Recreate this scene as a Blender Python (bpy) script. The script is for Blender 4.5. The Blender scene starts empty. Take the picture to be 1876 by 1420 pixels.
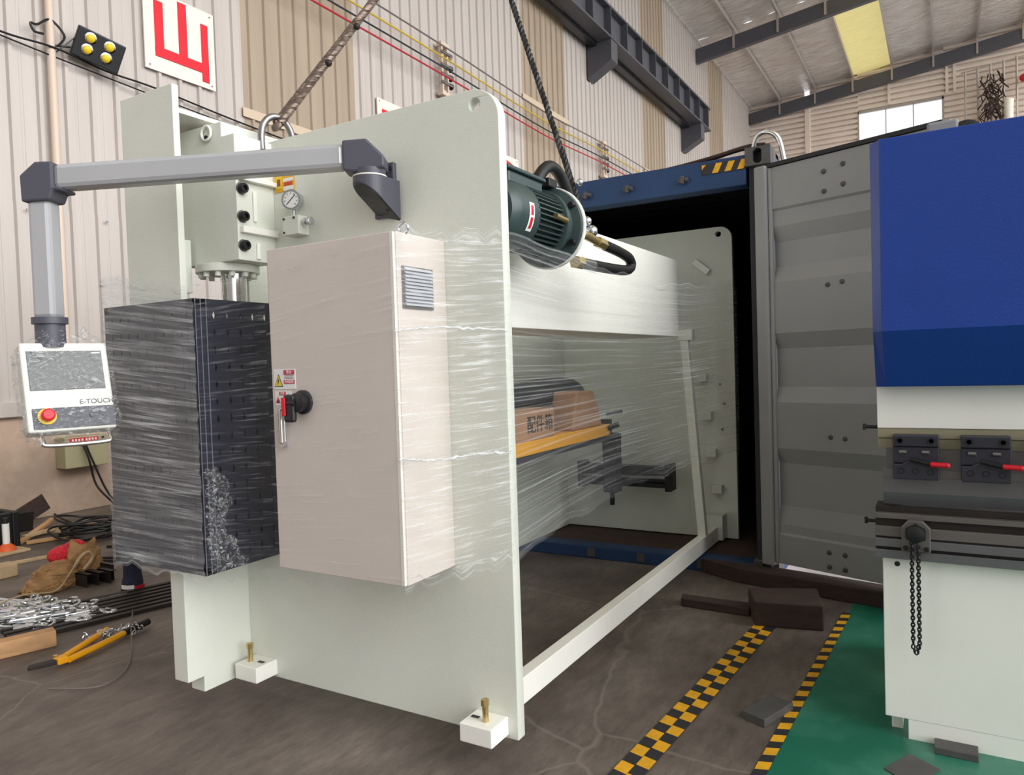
import bpy, bmesh, math, random
from mathutils import Vector, Matrix
random.seed(7)
R = math.radians
sc = bpy.context.scene
C = sc.collection

# ------------------------------------------------------------------ camera
cam_d = bpy.data.cameras.new('camera'); cam = bpy.data.objects.new('camera', cam_d); C.objects.link(cam)
cam_d.sensor_width = 36; cam_d.sensor_fit = 'HORIZONTAL'; cam_d.lens = 25.926
cam_d.clip_start = 0.05; cam_d.clip_end = 400
_y = Vector((792, -67, 1351)).normalized()
_x = Vector((2304, -33, -1351)); _x = (_x - _y * _x.dot(_y)).normalized()
_z = _x.cross(_y)
# rows: camera right / down / forward expressed in world axes
right = Vector((_x[0], _y[0], _z[0])); down = Vector((_x[1], _y[1], _z[1])); fwd = Vector((_x[2], _y[2], _z[2]))
mw = Matrix((right, -down, -fwd)).transposed().to_4x4(); mw.translation = (0, 0, 1.5)
cam.matrix_world = mw
sc.camera = cam

# ------------------------------------------------------------------ world, exposure
w = bpy.data.worlds.new('overcast_sky'); sc.world = w; w.use_nodes = True
bg = w.node_tree.nodes['Background']
bg.inputs[0].default_value = (0.93, 0.97, 1.0, 1); bg.inputs[1].default_value = 1.36
sun_d = bpy.data.lights.new('sun', 'SUN'); sun = bpy.data.objects.new('sun', sun_d); C.objects.link(sun)
sun_d.energy = 3.3; sun_d.angle = R(60); sun_d.color = (1.0, 0.985, 0.96)
sun.rotation_euler = Vector((-0.93, 0.06, -0.35)).to_track_quat('-Z', 'Y').to_euler()
vs = sc.view_settings
vs.view_transform = 'Standard'; vs.look = 'None'; vs.gamma = 1.0; vs.use_curve_mapping = False
vs.exposure = 0.0

# ------------------------------------------------------------------ materials
def S(r, g, b):
    f = lambda c: (c / 255 / 12.92) if c / 255 <= 0.04045 else ((c / 255 + 0.055) / 1.055) ** 2.4
    return (f(r), f(g), f(b), 1)
_m = {}
def mat(name, col, rough=0.5, metal=0.0, var=0.0, vscale=4.0, bump=0.0, bscale=60.0, stretch=(1, 1, 1), spec=0.5, col2=None, contrast=(0.35, 0.65), trans=0.0, bdist=0.02):
    if name in _m: return _m[name]
    m = bpy.data.materials.new(name); m.use_nodes = True; nt = m.node_tree; N = nt.nodes; L = nt.links
    p = N['Principled BSDF']
    p.inputs['Base Color'].default_value = col; p.inputs['Roughness'].default_value = rough; p.inputs['Metallic'].default_value = metal
    p.inputs['Specular IOR Level'].default_value = spec
    tc = N.new('ShaderNodeTexCoord'); mp = N.new('ShaderNodeMapping'); mp.inputs['Scale'].default_value = stretch
    L.new(tc.outputs['Object'], mp.inputs['Vector'])
    if var > 0 or col2:
        n = N.new('ShaderNodeTexNoise'); n.inputs['Scale'].default_value = vscale; n.inputs['Detail'].default_value = 6; n.inputs['Roughness'].default_value = 0.6
        L.new(mp.outputs[0], n.inputs['Vector'])
        cr = N.new('ShaderNodeValToRGB'); cr.color_ramp.elements[0].position = contrast[0]; cr.color_ramp.elements[1].position = contrast[1]
        c2 = col2 or tuple(min(1, c * (1 + var)) for c in col[:3]) + (1,)
        c1 = col if col2 else tuple(c * (1 - var) for c in col[:3]) + (1,)
        cr.color_ramp.elements[0].color = c1; cr.color_ramp.elements[1].color = c2
        L.new(n.outputs['Fac'], cr.inputs[0]); L.new(cr.outputs[0], p.inputs['Base Color'])
    if bump > 0:
        n2 = N.new('ShaderNodeTexNoise'); n2.inputs['Scale'].default_value = bscale; n2.inputs['Detail'].default_value = 3
        L.new(mp.outputs[0], n2.inputs['Vector'])
        b = N.new('ShaderNodeBump'); b.inputs['Strength'].default_value = bump; b.inputs['Distance'].default_value = bdist
        L.new(n2.outputs['Fac'], b.inputs['Height']); L.new(b.outputs[0], p.inputs['Normal'])
    if trans > 0:
        t = N.new('ShaderNodeBsdfTranslucent'); t.inputs[0].default_value = col
        mx = N.new('ShaderNodeMixShader'); mx.inputs[0].default_value = trans
        L.new(p.outputs[0], mx.inputs[1]); L.new(t.outputs[0], mx.inputs[2]); L.new(mx.outputs[0], N['Material Output'].inputs[0])
    _m[name] = m
    return m

def film_mat(name, su, sv, lo, hi, base, strength, crinkle=0.0, shear=0.0):
    """clear stretch film: see-through, with pulled glossy streaks along U"""
    m = bpy.data.materials.new(name); m.use_nodes = True; nt = m.node_tree; N = nt.nodes; L = nt.links
    p = N['Principled BSDF']; p.inputs['Base Color'].default_value = (0.86, 0.88, 0.9, 1); p.inputs['Roughness'].default_value = 0.22
    tc = N.new('ShaderNodeTexCoord'); mp = N.new('ShaderNodeMapping'); mp.inputs['Scale'].default_value = (su, sv, 1); mp.inputs['Rotation'].default_value = (0, 0, shear)
    L.new(tc.outputs['UV'], mp.inputs['Vector'])
    n = N.new('ShaderNodeTexNoise'); n.inputs['Scale'].default_value = 1.0; n.inputs['Detail'].default_value = 5; n.inputs['Roughness'].default_value = 0.65; n.inputs['Distortion'].default_value = crinkle
    L.new(mp.outputs[0], n.inputs['Vector'])
    n2 = N.new('ShaderNodeTexNoise'); n2.inputs['Scale'].default_value = 3.0; n2.inputs['Detail'].default_value = 2
    L.new(tc.outputs['UV'], n2.inputs['Vector'])
    cr = N.new('ShaderNodeValToRGB'); cr.color_ramp.elements[0].position = lo; cr.color_ramp.elements[1].position = hi
    L.new(n.outputs['Fac'], cr.inputs[0])
    mu = N.new('ShaderNodeMath'); mu.operation = 'MULTIPLY'; L.new(cr.outputs[0], mu.inputs[0])
    mr = N.new('ShaderNodeMapRange'); mr.inputs[1].default_value = 0.35; mr.inputs[2].default_value = 0.65; mr.inputs[3].default_value = 0.25; mr.inputs[4].default_value = 1.0
    L.new(n2.outputs['Fac'], mr.inputs[0]); L.new(mr.outputs[0], mu.inputs[1])
    ma = N.new('ShaderNodeMath'); ma.operation = 'MULTIPLY_ADD'; ma.inputs[1].default_value = strength; ma.inputs[2].default_value = base; ma.use_clamp = True
    L.new(mu.outputs[0], ma.inputs[0])
    b = N.new('ShaderNodeBump'); b.inputs['Strength'].default_value = 0.8; b.inputs['Distance'].default_value = 0.01
    L.new(n.outputs['Fac'], b.inputs['Height']); L.new(b.outputs[0], p.inputs['Normal'])
    t = N.new('ShaderNodeBsdfTransparent'); t.inputs[0].default_value = (0.98, 0.98, 0.98, 1)
    mx = N.new('ShaderNodeMixShader'); L.new(ma.outputs[0], mx.inputs[0]); L.new(t.outputs[0], mx.inputs[1]); L.new(p.outputs[0], mx.inputs[2])
    L.new(mx.outputs[0], N['Material Output'].inputs[0])
    return m

M = dict(
    white=mat('machine_paint', S(226, 229, 219), 0.42, bump=0.12, bscale=220, var=0.02, vscale=3),
    white2=mat('press_white_and_lit', S(250, 249, 242), 0.4, var=0.015),  # blue press white; on the rear beam it stands in for side light
    cab=mat('cabinet_paint', S(216, 206, 199), 0.4, var=0.02, vscale=3),
    cabedge=mat('cabinet_edge', S(236, 232, 225), 0.4),
    joint=mat('joint_grey', S(78, 78, 90), 0.45, bump=0.05, bscale=300),
    alu=mat('aluminium_tube', S(182, 183, 188), 0.33, metal=0.3, var=0.03, vscale=2, stretch=(1, 1, .2)),
    dark=mat('dark_plastic', S(34, 34, 38), 0.4),
    black=mat('black_rubber', S(20, 20, 22), 0.5),
    navy=mat('guard_paint', S(40, 41, 56), 0.35, var=0.08, vscale=2),
    navyedge=mat('guard_edge', S(120, 122, 140), 0.35),
    chrome=mat('chrome', S(225, 225, 225), 0.12, metal=1.0),
    steel=mat('steel', S(140, 138, 140), 0.35, metal=0.8, var=0.1, vscale=12),
    zinc=mat('zinc_plated', S(205, 208, 212), 0.25, metal=0.95, var=0.1, vscale=20),
    brass=mat('brass_zinc', S(206, 184, 130), 0.3, metal=0.9),
    motor=mat('motor_green', S(54, 70, 70), 0.35, var=0.06),
    red=mat('red', S(215, 25, 45), 0.4),
    redboard=mat('red_lettering', S(225, 15, 40), 0.6, var=0.08, vscale=3),
    yellow=mat('yellow', S(240, 205, 30), 0.4),
    white_plain=mat('white_print', S(240, 240, 238), 0.5),
    board=mat('sign_board', S(238, 228, 220), 0.6, var=0.05, vscale=2, stretch=(1, .6, 8)),
    sheet=mat('wall_sheet', S(192, 183, 178), 0.42, var=0.05, vscale=1.2, stretch=(1, 3, .25), bump=0.1, bscale=9, spec=.6),
    frp=mat('translucent_sheet', S(192, 176, 158), 0.5, var=0.10, vscale=1.0, stretch=(1, 3, .25), trans=0.35),
    girt=mat('girt_strip', S(206, 186, 164), 0.5),
    concrete=mat('wall_concrete', S(184, 160, 142), 0.85, var=0.22, vscale=1.5, bump=0.2, bscale=8),
    floor=mat('floor_concrete', S(78, 69, 64), 0.55, col2=S(126, 115, 107), vscale=1.6, stretch=(1.3, 1, 1), contrast=(0.3, 0.72), bump=0.35, bscale=26),
    green=mat('green_epoxy', S(26, 108, 86), 0.32, col2=S(80, 150, 128), vscale=2.5, contrast=(0.45, 0.85)),
    ground=mat('yard_bounce', S(205, 200, 194), 0.8, var=0.1),
    foil=mat('roof_foil', S(252, 242, 240), 0.30, metal=0.40, var=0.22, vscale=2.2, stretch=(.55, 2.4, 1), bump=1.0, bscale=4.5, bdist=0.16),
    skyl=mat('skylight_sheet', S(222, 206, 140), 0.35, trans=0.52, bump=1.0, bscale=4.5, bdist=.16, var=.18, vscale=2.2, stretch=(.55, 2.4, 1)),
    beam=mat('steel_beam_paint', S(84, 84, 92), 0.5, var=0.06),
    purlin=mat('purlin', S(186, 178, 174), 0.4, metal=0.3),
    endsheet=mat('end_wall_sheet', S(246, 232, 222), 0.5, var=0.06, vscale=.6),
    cblue=mat('container_blue', S(26, 58, 100), 0.5, var=0.15, vscale=3),
    cin=mat('container_inside_shade', S(34, 36, 42), 0.6, var=0.1),  # grey inside paint made near-black, its shade put into the colour
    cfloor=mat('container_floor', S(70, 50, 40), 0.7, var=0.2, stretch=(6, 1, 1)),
    door=mat('door_grey', S(146, 146, 146), 0.5, var=0.05, vscale=2),
    cast=mat('casting', S(80, 78, 78), 0.55, var=0.15, vscale=9),
    hazy=mat('hazard_yellow', S(228, 168, 30), 0.55, var=0.12, vscale=14),
    hazk=mat('hazard_black', S(42, 42, 46), 0.55),
    blue=mat('press_blue', S(26, 66, 156), 0.36, bump=0.10, bscale=160, var=0.03),
    khaki=mat('khaki_strip', S(150, 143, 118), 0.5, var=0.06),
    clamp=mat('clamp_black', S(48, 47, 58), 0.42),
    dstone=mat('die_steel', S(118, 112, 110), 0.42, metal=0.5, var=0.1, vscale=3, stretch=(.4, 1, 6)),
    punch=mat('punch_steel', S(128, 128, 132), 0.35, metal=0.6, var=0.06, stretch=(1, 1, .3)),
    card=mat('cardboard', S(176, 132, 98), 0.75, var=0.06, vscale=6),
    orange=mat('beam_yellow', S(242, 170, 22), 0.4, var=0.04),
    bark=mat('old_timber', S(60, 44, 39), 0.8, var=0.25, vscale=5, stretch=(1, 6, 6)),
    plank=mat('plank_wood', S(196, 152, 108), 0.7, var=0.2, vscale=5, stretch=(1, 1, 4)),
    palewood=mat('pale_wood', S(190, 165, 130), 0.75, var=0.12, vscale=6),
    paper=mat('brown_paper', S(160, 122, 82), 0.8, var=0.16, vscale=9, bump=0.3, bscale=30),
    net=mat('red_net', S(222, 32, 52), 0.5, var=0.3, vscale=60, bump=0.8, bscale=90),
    iron=mat('dark_iron', S(48, 42, 40), 0.55, metal=0.4, var=0.2, vscale=6),
    boxgreen=mat('control_box_paint', S(168, 160, 128), 0.5, var=0.04),
    denim=mat('navy_fabric', S(38, 40, 62), 0.85, var=0.25, vscale=30),
    rope=mat('wire_rope', S(120, 106, 96), 0.4, metal=0.6, var=0.3, vscale=40),
    cone=mat('orange_plastic', S(225, 95, 40), 0.5),
    screen=mat('screen_glass', S(26, 31, 36), 0.12, spec=.8),
    panel_dark=mat('panel_dark', S(48, 52, 66), 0.3),
    glass=mat('window_glass', S(250, 250, 250), 0.05, trans=0.0),
    pvc=mat('pvc_pipe', S(216, 196, 180), 0.45),
)
# worn workshop floor: blotches, fine drag streaks, thin pale cracks
_n = M['floor'].node_tree; N = _n.nodes; L = _n.links; _p = N['Principled BSDF']
_tc = N.new('ShaderNodeTexCoord'); _mp = N.new('ShaderNodeMapping'); _mp.inputs['Scale'].default_value = (14, 4, 1); _mp.inputs['Rotation'].default_value = (0, 0, R(35)); L.new(_tc.outputs['Object'], _mp.inputs[0])
_s = N.new('ShaderNodeTexNoise'); _s.inputs['Scale'].default_value = 1.6; _s.inputs['Detail'].default_value = 9; _s.inputs['Roughness'].default_value = .72; L.new(_mp.outputs[0], _s.inputs['Vector'])
_w = N.new('ShaderNodeTexNoise'); _w.inputs['Scale'].default_value = 1.3; _w.inputs['Detail'].default_value = 4; L.new(_tc.outputs['Object'], _w.inputs['Vector'])
_ad = N.new('ShaderNodeMix'); _ad.data_type = 'VECTOR'; _ad.inputs[0].default_value = .25; L.new(_tc.outputs['Object'], _ad.inputs[4]); L.new(_w.outputs['Color'], _ad.inputs[5])
_v = N.new('ShaderNodeTexVoronoi'); _v.feature = 'DISTANCE_TO_EDGE'; _v.inputs['Scale'].default_value = .75; L.new(_ad.outputs[1], _v.inputs['Vector'])
_cr = N.new('ShaderNodeMapRange'); _cr.inputs[1].default_value = 0.0; _cr.inputs[2].default_value = .006; _cr.inputs[3].default_value = .26; _cr.inputs[4].default_value = 0.0; L.new(_v.outputs['Distance'], _cr.inputs[0])
_old = _p.inputs['Base Color'].links[0].from_socket
_m1 = N.new('ShaderNodeMix'); _m1.data_type = 'RGBA'; _m1.blend_type = 'OVERLAY'; _m1.inputs[0].default_value = .75
L.new(_old, _m1.inputs[6]); L.new(_s.outputs['Fac'], _m1.inputs[7])
_m2 = N.new('ShaderNodeMix'); _m2.data_type = 'RGBA'; L.new(_cr.outputs[0], _m2.inputs[0]); L.new(_m1.outputs[2], _m2.inputs[6]); _m2.inputs[7].default_value = S(170, 158, 148)
L.new(_m2.outputs[2], _p.inputs['Base Color'])
_b = N.new('ShaderNodeBump'); _b.inputs['Strength'].default_value = .35; _b.inputs['Distance'].default_value = .01; L.new(_s.outputs['Fac'], _b.inputs['Height']); L.new(_b.outputs[0], _p.inputs['Normal'])
# clear window pane
_g = M['glass'].node_tree; _t = _g.nodes.new('ShaderNodeBsdfTransparent'); _mx = _g.nodes.new('ShaderNodeMixShader'); _mx.inputs[0].default_value = 0.08
_g.links.new(_t.outputs[0], _mx.inputs[1]); _g.links.new(_g.nodes['Principled BSDF'].outputs[0], _mx.inputs[2]); _g.links.new(_mx.outputs[0], _g.nodes['Material Output'].inputs[0])
F_side = film_mat('stretch_film_clear', 2.0, 95, 0.50, 0.64, 0.05, 0.66)
F_back = film_mat('stretch_film_long', 2.4, 120, 0.50, 0.68, 0.05, 0.42)
F_gside = film_mat('stretch_film_thin', 1.5, 110, 0.52, 0.72, 0.02, 0.30)
F_cab = film_mat('stretch_film_tight', 1.6, 80, 0.56, 0.72, 0.03, 0.6)
F_guard = film_mat('stretch_film_layers', 2.0, 70, 0.46, 0.68, 0.12, 0.62, crinkle=.5, shear=R(-3))
F_bag = film_mat('plastic_bag_film', 30, 22, 0.52, 0.64, 0.02, 0.62, crinkle=2.5)

# ------------------------------------------------------------------ mesh helpers
class MB:
    def __init__(s): s.v = []; s.f = []
    def add(s, vs, fs):
        o = len(s.v); s.v += [tuple(v) for v in vs]; s.f += [tuple(i + o for i in f) for f in fs]; return s
    def box(s, x0, x1, y0, y1, z0, z1):
        return s.add([(x0, y0, z0), (x1, y0, z0), (x1, y1, z0), (x0, y1, z0), (x0, y0, z1), (x1, y0, z1), (x1, y1, z1), (x0, y1, z1)],
                     [(0, 3, 2, 1), (4, 5, 6, 7), (0, 1, 5, 4), (1, 2, 6, 5), (2, 3, 7, 6), (3, 0, 4, 7)])
    def obox(s, c, ax, ay, az, hx, hy, hz):
        c = Vector(c); ax, ay, az = Vector(ax).normalized() * hx, Vector(ay).normalized() * hy, Vector(az).normalized() * hz
        P = [c + i * ax + j * ay + k * az for k in (-1, 1) for i, j in ((-1, -1), (1, -1), (1, 1), (-1, 1))]
        return s.add(P, [(0, 3, 2, 1), (4, 5, 6, 7), (0, 1, 5, 4), (1, 2, 6, 5), (2, 3, 7, 6), (3, 0, 4, 7)])
    def prism(s, poly, plane, a, b):
        mk = {'xz': lambda p, t: (p[0], t, p[1]), 'yz': lambda p, t: (t, p[0], p[1]), 'xy': lambda p, t: (p[0], p[1], t)}[plane]
        n = len(poly)
        return s.add([mk(p, a) for p in poly] + [mk(p, b) for p in poly],
                     [tuple(range(n)), tuple(range(2 * n - 1, n - 1, -1))] + [(i, (i + 1) % n, n + (i + 1) % n, n + i) for i in range(n)])
    def bar(s, p0, p1, wdt, hgt, up=(0, 0, 1)):
        p0, p1 = Vector(p0), Vector(p1); d = p1 - p0; u = Vector(up)
        sd = d.cross(u).normalized(); u2 = sd.cross(d).normalized()
        return s.obox((p0 + p1) / 2, d, sd, u2, d.length / 2, wdt / 2, hgt / 2)
    def cyl(s, p0, p1, r, r2=None, n=16):
        p0, p1 = Vector(p0), Vector(p1); r2 = r if r2 is None else r2
        d = (p1 - p0).normalized(); a = d.orthogonal().normalized(); b = d.cross(a)
        c = [(math.cos(2 * math.pi * i / n), math.sin(2 * math.pi * i / n)) for i in range(n)]
        V = [p0 + (a * x + b * y) * r for x, y in c] + [p1 + (a * x + b * y) * r2 for x, y in c]
        return s.add(V, [tuple(range(n - 1, -1, -1)), tuple(range(n, 2 * n))] + [(i, (i + 1) % n, n + (i + 1) % n, n + i) for i in range(n)])
    def lathe(s, o, axis, prof, n=24):
        o = Vector(o); d = Vector(axis).normalized(); a = d.orthogonal().normalized(); b = d.cross(a); k = len(prof); V = []; Fc = []
        for r, h in prof:
            for i in range(n):
                t = 2 * math.pi * i / n; V.append(o + d * h + (a * math.cos(t) + b * math.sin(t)) * r)
        for j in range(k - 1):
            for i in range(n): Fc.append((j * n + i, j * n + (i + 1) % n, (j + 1) * n + (i + 1) % n, (j + 1) * n + i))
        Fc.append(tuple(range(n - 1, -1, -1))); Fc.append(tuple((k - 1) * n + i for i in range(n)))
        return s.add(V, Fc)
    def tube(s, pts, r, n=8, closed=False):
        P = [Vector(p) for p in pts]; m = len(P); V = []; Fc = []
        nrm = None
        for i in range(m):
            if closed: d = P[(i + 1) % m] - P[i - 1]
            else: d = P[min(i + 1, m - 1)] - P[max(i - 1, 0)]
            d.normalize()
            if nrm is None: nrm = d.orthogonal().normalized()
            nrm = (nrm - d * nrm.dot(d)).normalized(); b = d.cross(nrm)
            rr = r[i] if isinstance(r, (list, tuple)) else r
            for j in range(n):
                t = 2 * math.pi * j / n; V.append(P[i] + (nrm * math.cos(t) + b * math.sin(t)) * rr)
        for i in range(m if closed else m - 1):
            for j in range(n):
                k = (i + 1) % m; Fc.append((i * n + j, i * n + (j + 1) % n, k * n + (j + 1) % n, k * n + j))
        if not closed: Fc.append(tuple(range(n - 1, -1, -1))); Fc.append(tuple((m - 1) * n + j for j in range(n)))
        return s.add(V, Fc)
    def ball(s, c, r, nu=14, nv=9, sx=1, sy=1, sz=1):
        c = Vector(c); V = []; Fc = []
        for i in range(1, nv):
            t = math.pi * i / nv
            for j in range(nu):
                p = 2 * math.pi * j / nu; V.append((c[0] + r * sx * math.sin(t) * math.cos(p), c[1] + r * sy * math.sin(t) * math.sin(p), c[2] + r * sz * math.cos(t)))
        V += [(c[0], c[1], c[2] + r * sz), (c[0], c[1], c[2] - r * sz)]; k = len(V)
        for i in range(nv - 2):
            for j in range(nu): Fc.append((i * nu + j, (i + 1) * nu + j, (i + 1) * nu + (j + 1) % nu, i * nu + (j + 1) % nu))
        for j in range(nu): Fc.append((k - 2, j, (j + 1) % nu)); Fc.append((k - 1, (nv - 2) * nu + (j + 1) % nu, (nv - 2) * nu + j))
        return s.add(V, Fc)
    def mesh(s, name, smooth=False):
        me = bpy.data.meshes.new(name); me.from_pydata(s.v, [], s.f)
        bm = bmesh.new(); bm.from_mesh(me); bmesh.ops.recalc_face_normals(bm, faces=bm.faces); bm.to_mesh(me); bm.free()
        if smooth:
            me.polygons.foreach_set('use_smooth', [True] * len(me.polygons)); me.set_sharp_from_angle(angle=R(40))
        return me
    def build(s, name, m, parent=None, smooth=False, bevel=0.0, label=None):
        me = s.mesh(name, smooth); me.materials.append(M[m] if isinstance(m, str) else m)
        return link(name, me, parent, bevel, label)

def link(name, me, parent=None, bevel=0.0, label=None):
    o = bpy.data.objects.new(name, me); C.objects.link(o)
    if parent: o.parent = parent; o.matrix_parent_inverse = root_inv(parent)
    if bevel:
        b = o.modifiers.new('edge', 'BEVEL'); b.width = bevel; b.segments = 2; b.limit_method = 'ANGLE'; b.angle_limit = R(40)
    if label: o['label'] = label
    return o
def root_inv(p):
    # parts are modelled in world axes; undo the location of the thing they belong to
    t = Vector((0, 0, 0)); q = p
    while q: t += q.location; q = q.parent
    if p.parent: return Matrix.Identity(4)
    return Matrix.Translation(-t)
def tag(o, label, cat, group=None, kind=None):
    o['label'] = label; o['category'] = cat
    if group: o['group'] = group
    if kind: o['kind'] = kind
    return o
def thing(name, label, cat, loc=(0, 0, 0), group=None):
    o = bpy.data.objects.new(name, None); C.objects.link(o); o.location = loc; o.empty_display_size = 0.05
    return tag(o, label, cat, group)
def struct(o): o['kind'] = 'structure'; return o
def copy_tree(o, parent=None):
    c = o.copy(); C.objects.link(c)
    if parent: c.parent = parent
    for ch in list(o.children):
        copy_tree(ch, c)
    return c
def plate(outer, holes, plane, a, b):
    """flat plate with real holes, outline in a plane, thickness a..b"""
    cu = bpy.data.curves.new('tmp', 'CURVE'); cu.dimensions = '2D'; cu.fill_mode = 'BOTH'; cu.extrude = abs(b - a) / 2
    for poly in [outer] + holes:
        sp = cu.splines.new('POLY'); sp.points.add(len(poly) - 1); sp.use_cyclic_u = True
        for i, p in enumerate(poly): sp.points[i].co = (p[0], p[1], 0, 1)
    o = bpy.data.objects.new('tmp', cu); C.objects.link(o); bpy.context.view_layer.update()
    me = bpy.data.meshes.new_from_object(o.evaluated_get(bpy.context.evaluated_depsgraph_get()))
    bpy.data.objects.remove(o); bpy.data.curves.remove(cu)
    mid = (a + b) / 2
    for v in me.vertices:
        x, y, z = v.co
        v.co = {'xz': (x, mid + z, y), 'yz': (mid + z, x, y), 'xy': (x, y, mid + z)}[plane]
    bm = bmesh.new(); bm.from_mesh(me); bmesh.ops.remove_doubles(bm, verts=bm.verts, dist=1e-5); bmesh.ops.recalc_face_normals(bm, faces=bm.faces); bm.to_mesh(me); bm.free()
    me.materials.clear()
    return me
def arc(cx, cy, r, a0, a1, n=8): return [(cx + r * math.cos(R(a0 + (a1 - a0) * i / n)), cy + r * math.sin(R(a0 + (a1 - a0) * i / n))) for i in range(n + 1)]
def circ(cx, cy, r, n=20): return arc(cx, cy, r, 0, 360 - 360 / n, n - 1)
def text(body, size, m, o, rt, up, parent, name='lettering', xs=1.0, depth=0.0006):
    cu = bpy.data.curves.new('t', 'FONT'); cu.body = body; cu.size = size; cu.extrude = depth; cu.align_x = 'CENTER'; cu.align_y = 'CENTER'
    ob = bpy.data.objects.new('t', cu); C.objects.link(ob); bpy.context.view_layer.update()
    me = bpy.data.meshes.new_from_object(ob.evaluated_get(bpy.context.evaluated_depsgraph_get()))
    bpy.data.objects.remove(ob); bpy.data.curves.remove(cu)
    rt = Vector(rt).normalized(); up = Vector(up).normalized(); nn = rt.cross(up); o = Vector(o)
    for v in me.vertices: v.co = o + rt * v.co.x * xs + up * v.co.y + nn * v.co.z
    me.materials.clear(); me.materials.append(M[m]); me.name = name
    return link(name, me, parent)
def catmull(P, n=8, closed=False):
    P = [Vector(p) for p in P]; out = []; m = len(P)
    for i in range(m if closed else m - 1):
        if closed: a, b, c, d = P[i - 1], P[i], P[(i + 1) % m], P[(i + 2) % m]
        else: a, b, c, d = P[max(i - 1, 0)], P[i], P[i + 1], P[min(i + 2, m - 1)]
        for k in range(n):
            t = k / n; out.append(0.5 * ((2 * b) + (c - a) * t + (2 * a - 5 * b + 4 * c - d) * t * t + (3 * b - a - 3 * c + d) * t ** 3))
    if not closed: out.append(P[-1])
    return out
Z3 = (0, 0, 1)

# ================================================================== THE SETTING
fl = struct(MB().box(-8.6, 8.2, -12, 40.2, -0.2, 0.0).build('floor', 'floor'))
struct(MB().box(8.2, 70, -60, 90, -0.25, -0.02).box(-8.6, 8.2, -60, -12, -.25, -.02).build('floor_yard_bounce', 'ground'))  # unseen ground outside, added and kept pale to bounce light up to the roof
# green epoxy zone on the right, edge follows the narrow hazard tape
struct(MB().prism([(-0.70, 1.2), (7.5, 1.2), (7.5, 24), (0.45, 24), (-0.50, 4.6)], 'xy', 0.0, 0.003).build('floor_green', 'green'))

# left wall: concrete base, rail, ribbed sheets (each its own part)
XW = -8.5
RIB = 0.291; PW = 4 * RIB
wl = struct(MB().box(XW - 0.22, XW, -8, 39.6, 0, 1.12).build('wall_left', 'concrete', bevel=.01))
def sheet_mesh(name, z0, z1, off=0.0):
    prof = [(0, 0)]
    for k in range(4):
        c = (k + .5) * RIB
        prof += [(c - .036, 0), (c - .020, .034), (c + .020, .034), (c + .036, 0), (c + .085, 0), (c + .095, .006), (c + .115, .006), (c + .125, 0)]
    prof += [(PW, 0)]
    V = []; Fc = []
    n = len(prof)
    for z in (z0, z1):
        for y, d in prof: V.append((XW + d + off, y, z))
        for y, d in prof: V.append((XW + d + off - .004, y, z))
    for i in range(n - 1):
        Fc.append((i, i + 1, 2 * n + i + 1, 2 * n + i)); Fc.append((n + i, 3 * n + i, 3 * n + i + 1, n + i + 1))
        Fc.append((i, n + i, n + i + 1, i + 1)); Fc.append((2 * n + i, 2 * n + i + 1, 3 * n + i + 1, 3 * n + i))
    Fc.append((0, 2 * n, 3 * n, n)); Fc.append((n - 1, 2 * n - 1, 4 * n - 1, 3 * n - 1))
    return MB().add(V, Fc).mesh(name)
EAVE = 14.35
up_me = sheet_mesh('wall_sheet_upper', 3.36, EAVE); up_me.materials.append(M['sheet'])
frp_me = sheet_mesh('wall_sheet_translucent', 3.36, EAVE); frp_me.materials.append(M['frp'])
lo_me = sheet_mesh('wall_sheet_lower', 1.12, 3.40, .007); lo_me.materials.append(M['sheet'])
for k in range(-12, 28):
    y = 7.24 + PW * k
    frp = k >= 0 and k % 7 in (0, 1)
    o = link('wall_sheet', frp_me if frp else up_me, wl); o.location.y = y
    o = link('wall_sheet', lo_me, wl); o.location.y = y
MB().box(XW, XW + .07, -6, 39.5, 1.12, 1.28).build('wall_rail', 'sheet', wl, bevel=.006)
for y0 in (7.24, 15.39, 23.54):       # girt lines showing on the translucent bays
    for zz in (5.12, 7.75, 10.4):
        MB().box(XW + .036, XW + .046, y0 - .05, y0 + 2.4, zz, zz + .13).build('girt_strip', 'girt', wl)
for i in range(34):                    # screw heads along the sheet seam
    if i % 3 == 0:
        MB().cyl((XW + .05, 3.4 + i * .29, 3.33), (XW + .062, 3.4 + i * .29, 3.33), .016, n=8).build('screw_head', 'steel', wl)

# end wall with horizontal corrugation, in bays around a window
YE = 39.6
we = struct(MB().box(-8.7, 9, YE + .12, YE + .2, 0, 9.5).build('wall_end', 'endsheet'))
def hcorr(x0, x1, z0, z1, dz=0.25):
    prof = []
    n = int((z1 - z0) / dz)
    for i in range(n):
        z = z0 + (z1 - z0) * i / n; q = (z1 - z0) / n
        prof += [(z, .10), (z + q * .22, .10), (z + q * .30, -.03), (z + q * .65, -.06), (z + q * .95, -.03)]
    prof.append((z1, .10)); V = []; Fc = []
    for z, d in prof: V += [(x0, YE + d, z), (x1, YE + d, z), (x0, YE + .14, z), (x1, YE + .14, z)]
    for i in range(len(prof) - 1):
        a = i * 4; b = a + 4
        Fc += [(a, a + 1, b + 1, b), (a + 2, b + 2, b + 3, a + 3), (a, b, b + 2, a + 2), (a + 1, a + 3, b + 3, b + 1)]
    k = len(V); Fc += [(0, 2, 3, 1), (k - 4, k - 3, k - 1, k - 2)]
    return MB().add(V, Fc)
hcorr(-8.5, -5.85, 9.5, 14.9).build('wall_sheet', 'endsheet', we)
hcorr(-5.6, -3.45, 9.5, 15.1).build('wall_sheet', 'endsheet', we)
hcorr(-3.45, 0.12, 13.1, 15.5).build('wall_sheet', 'endsheet', we)
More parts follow.
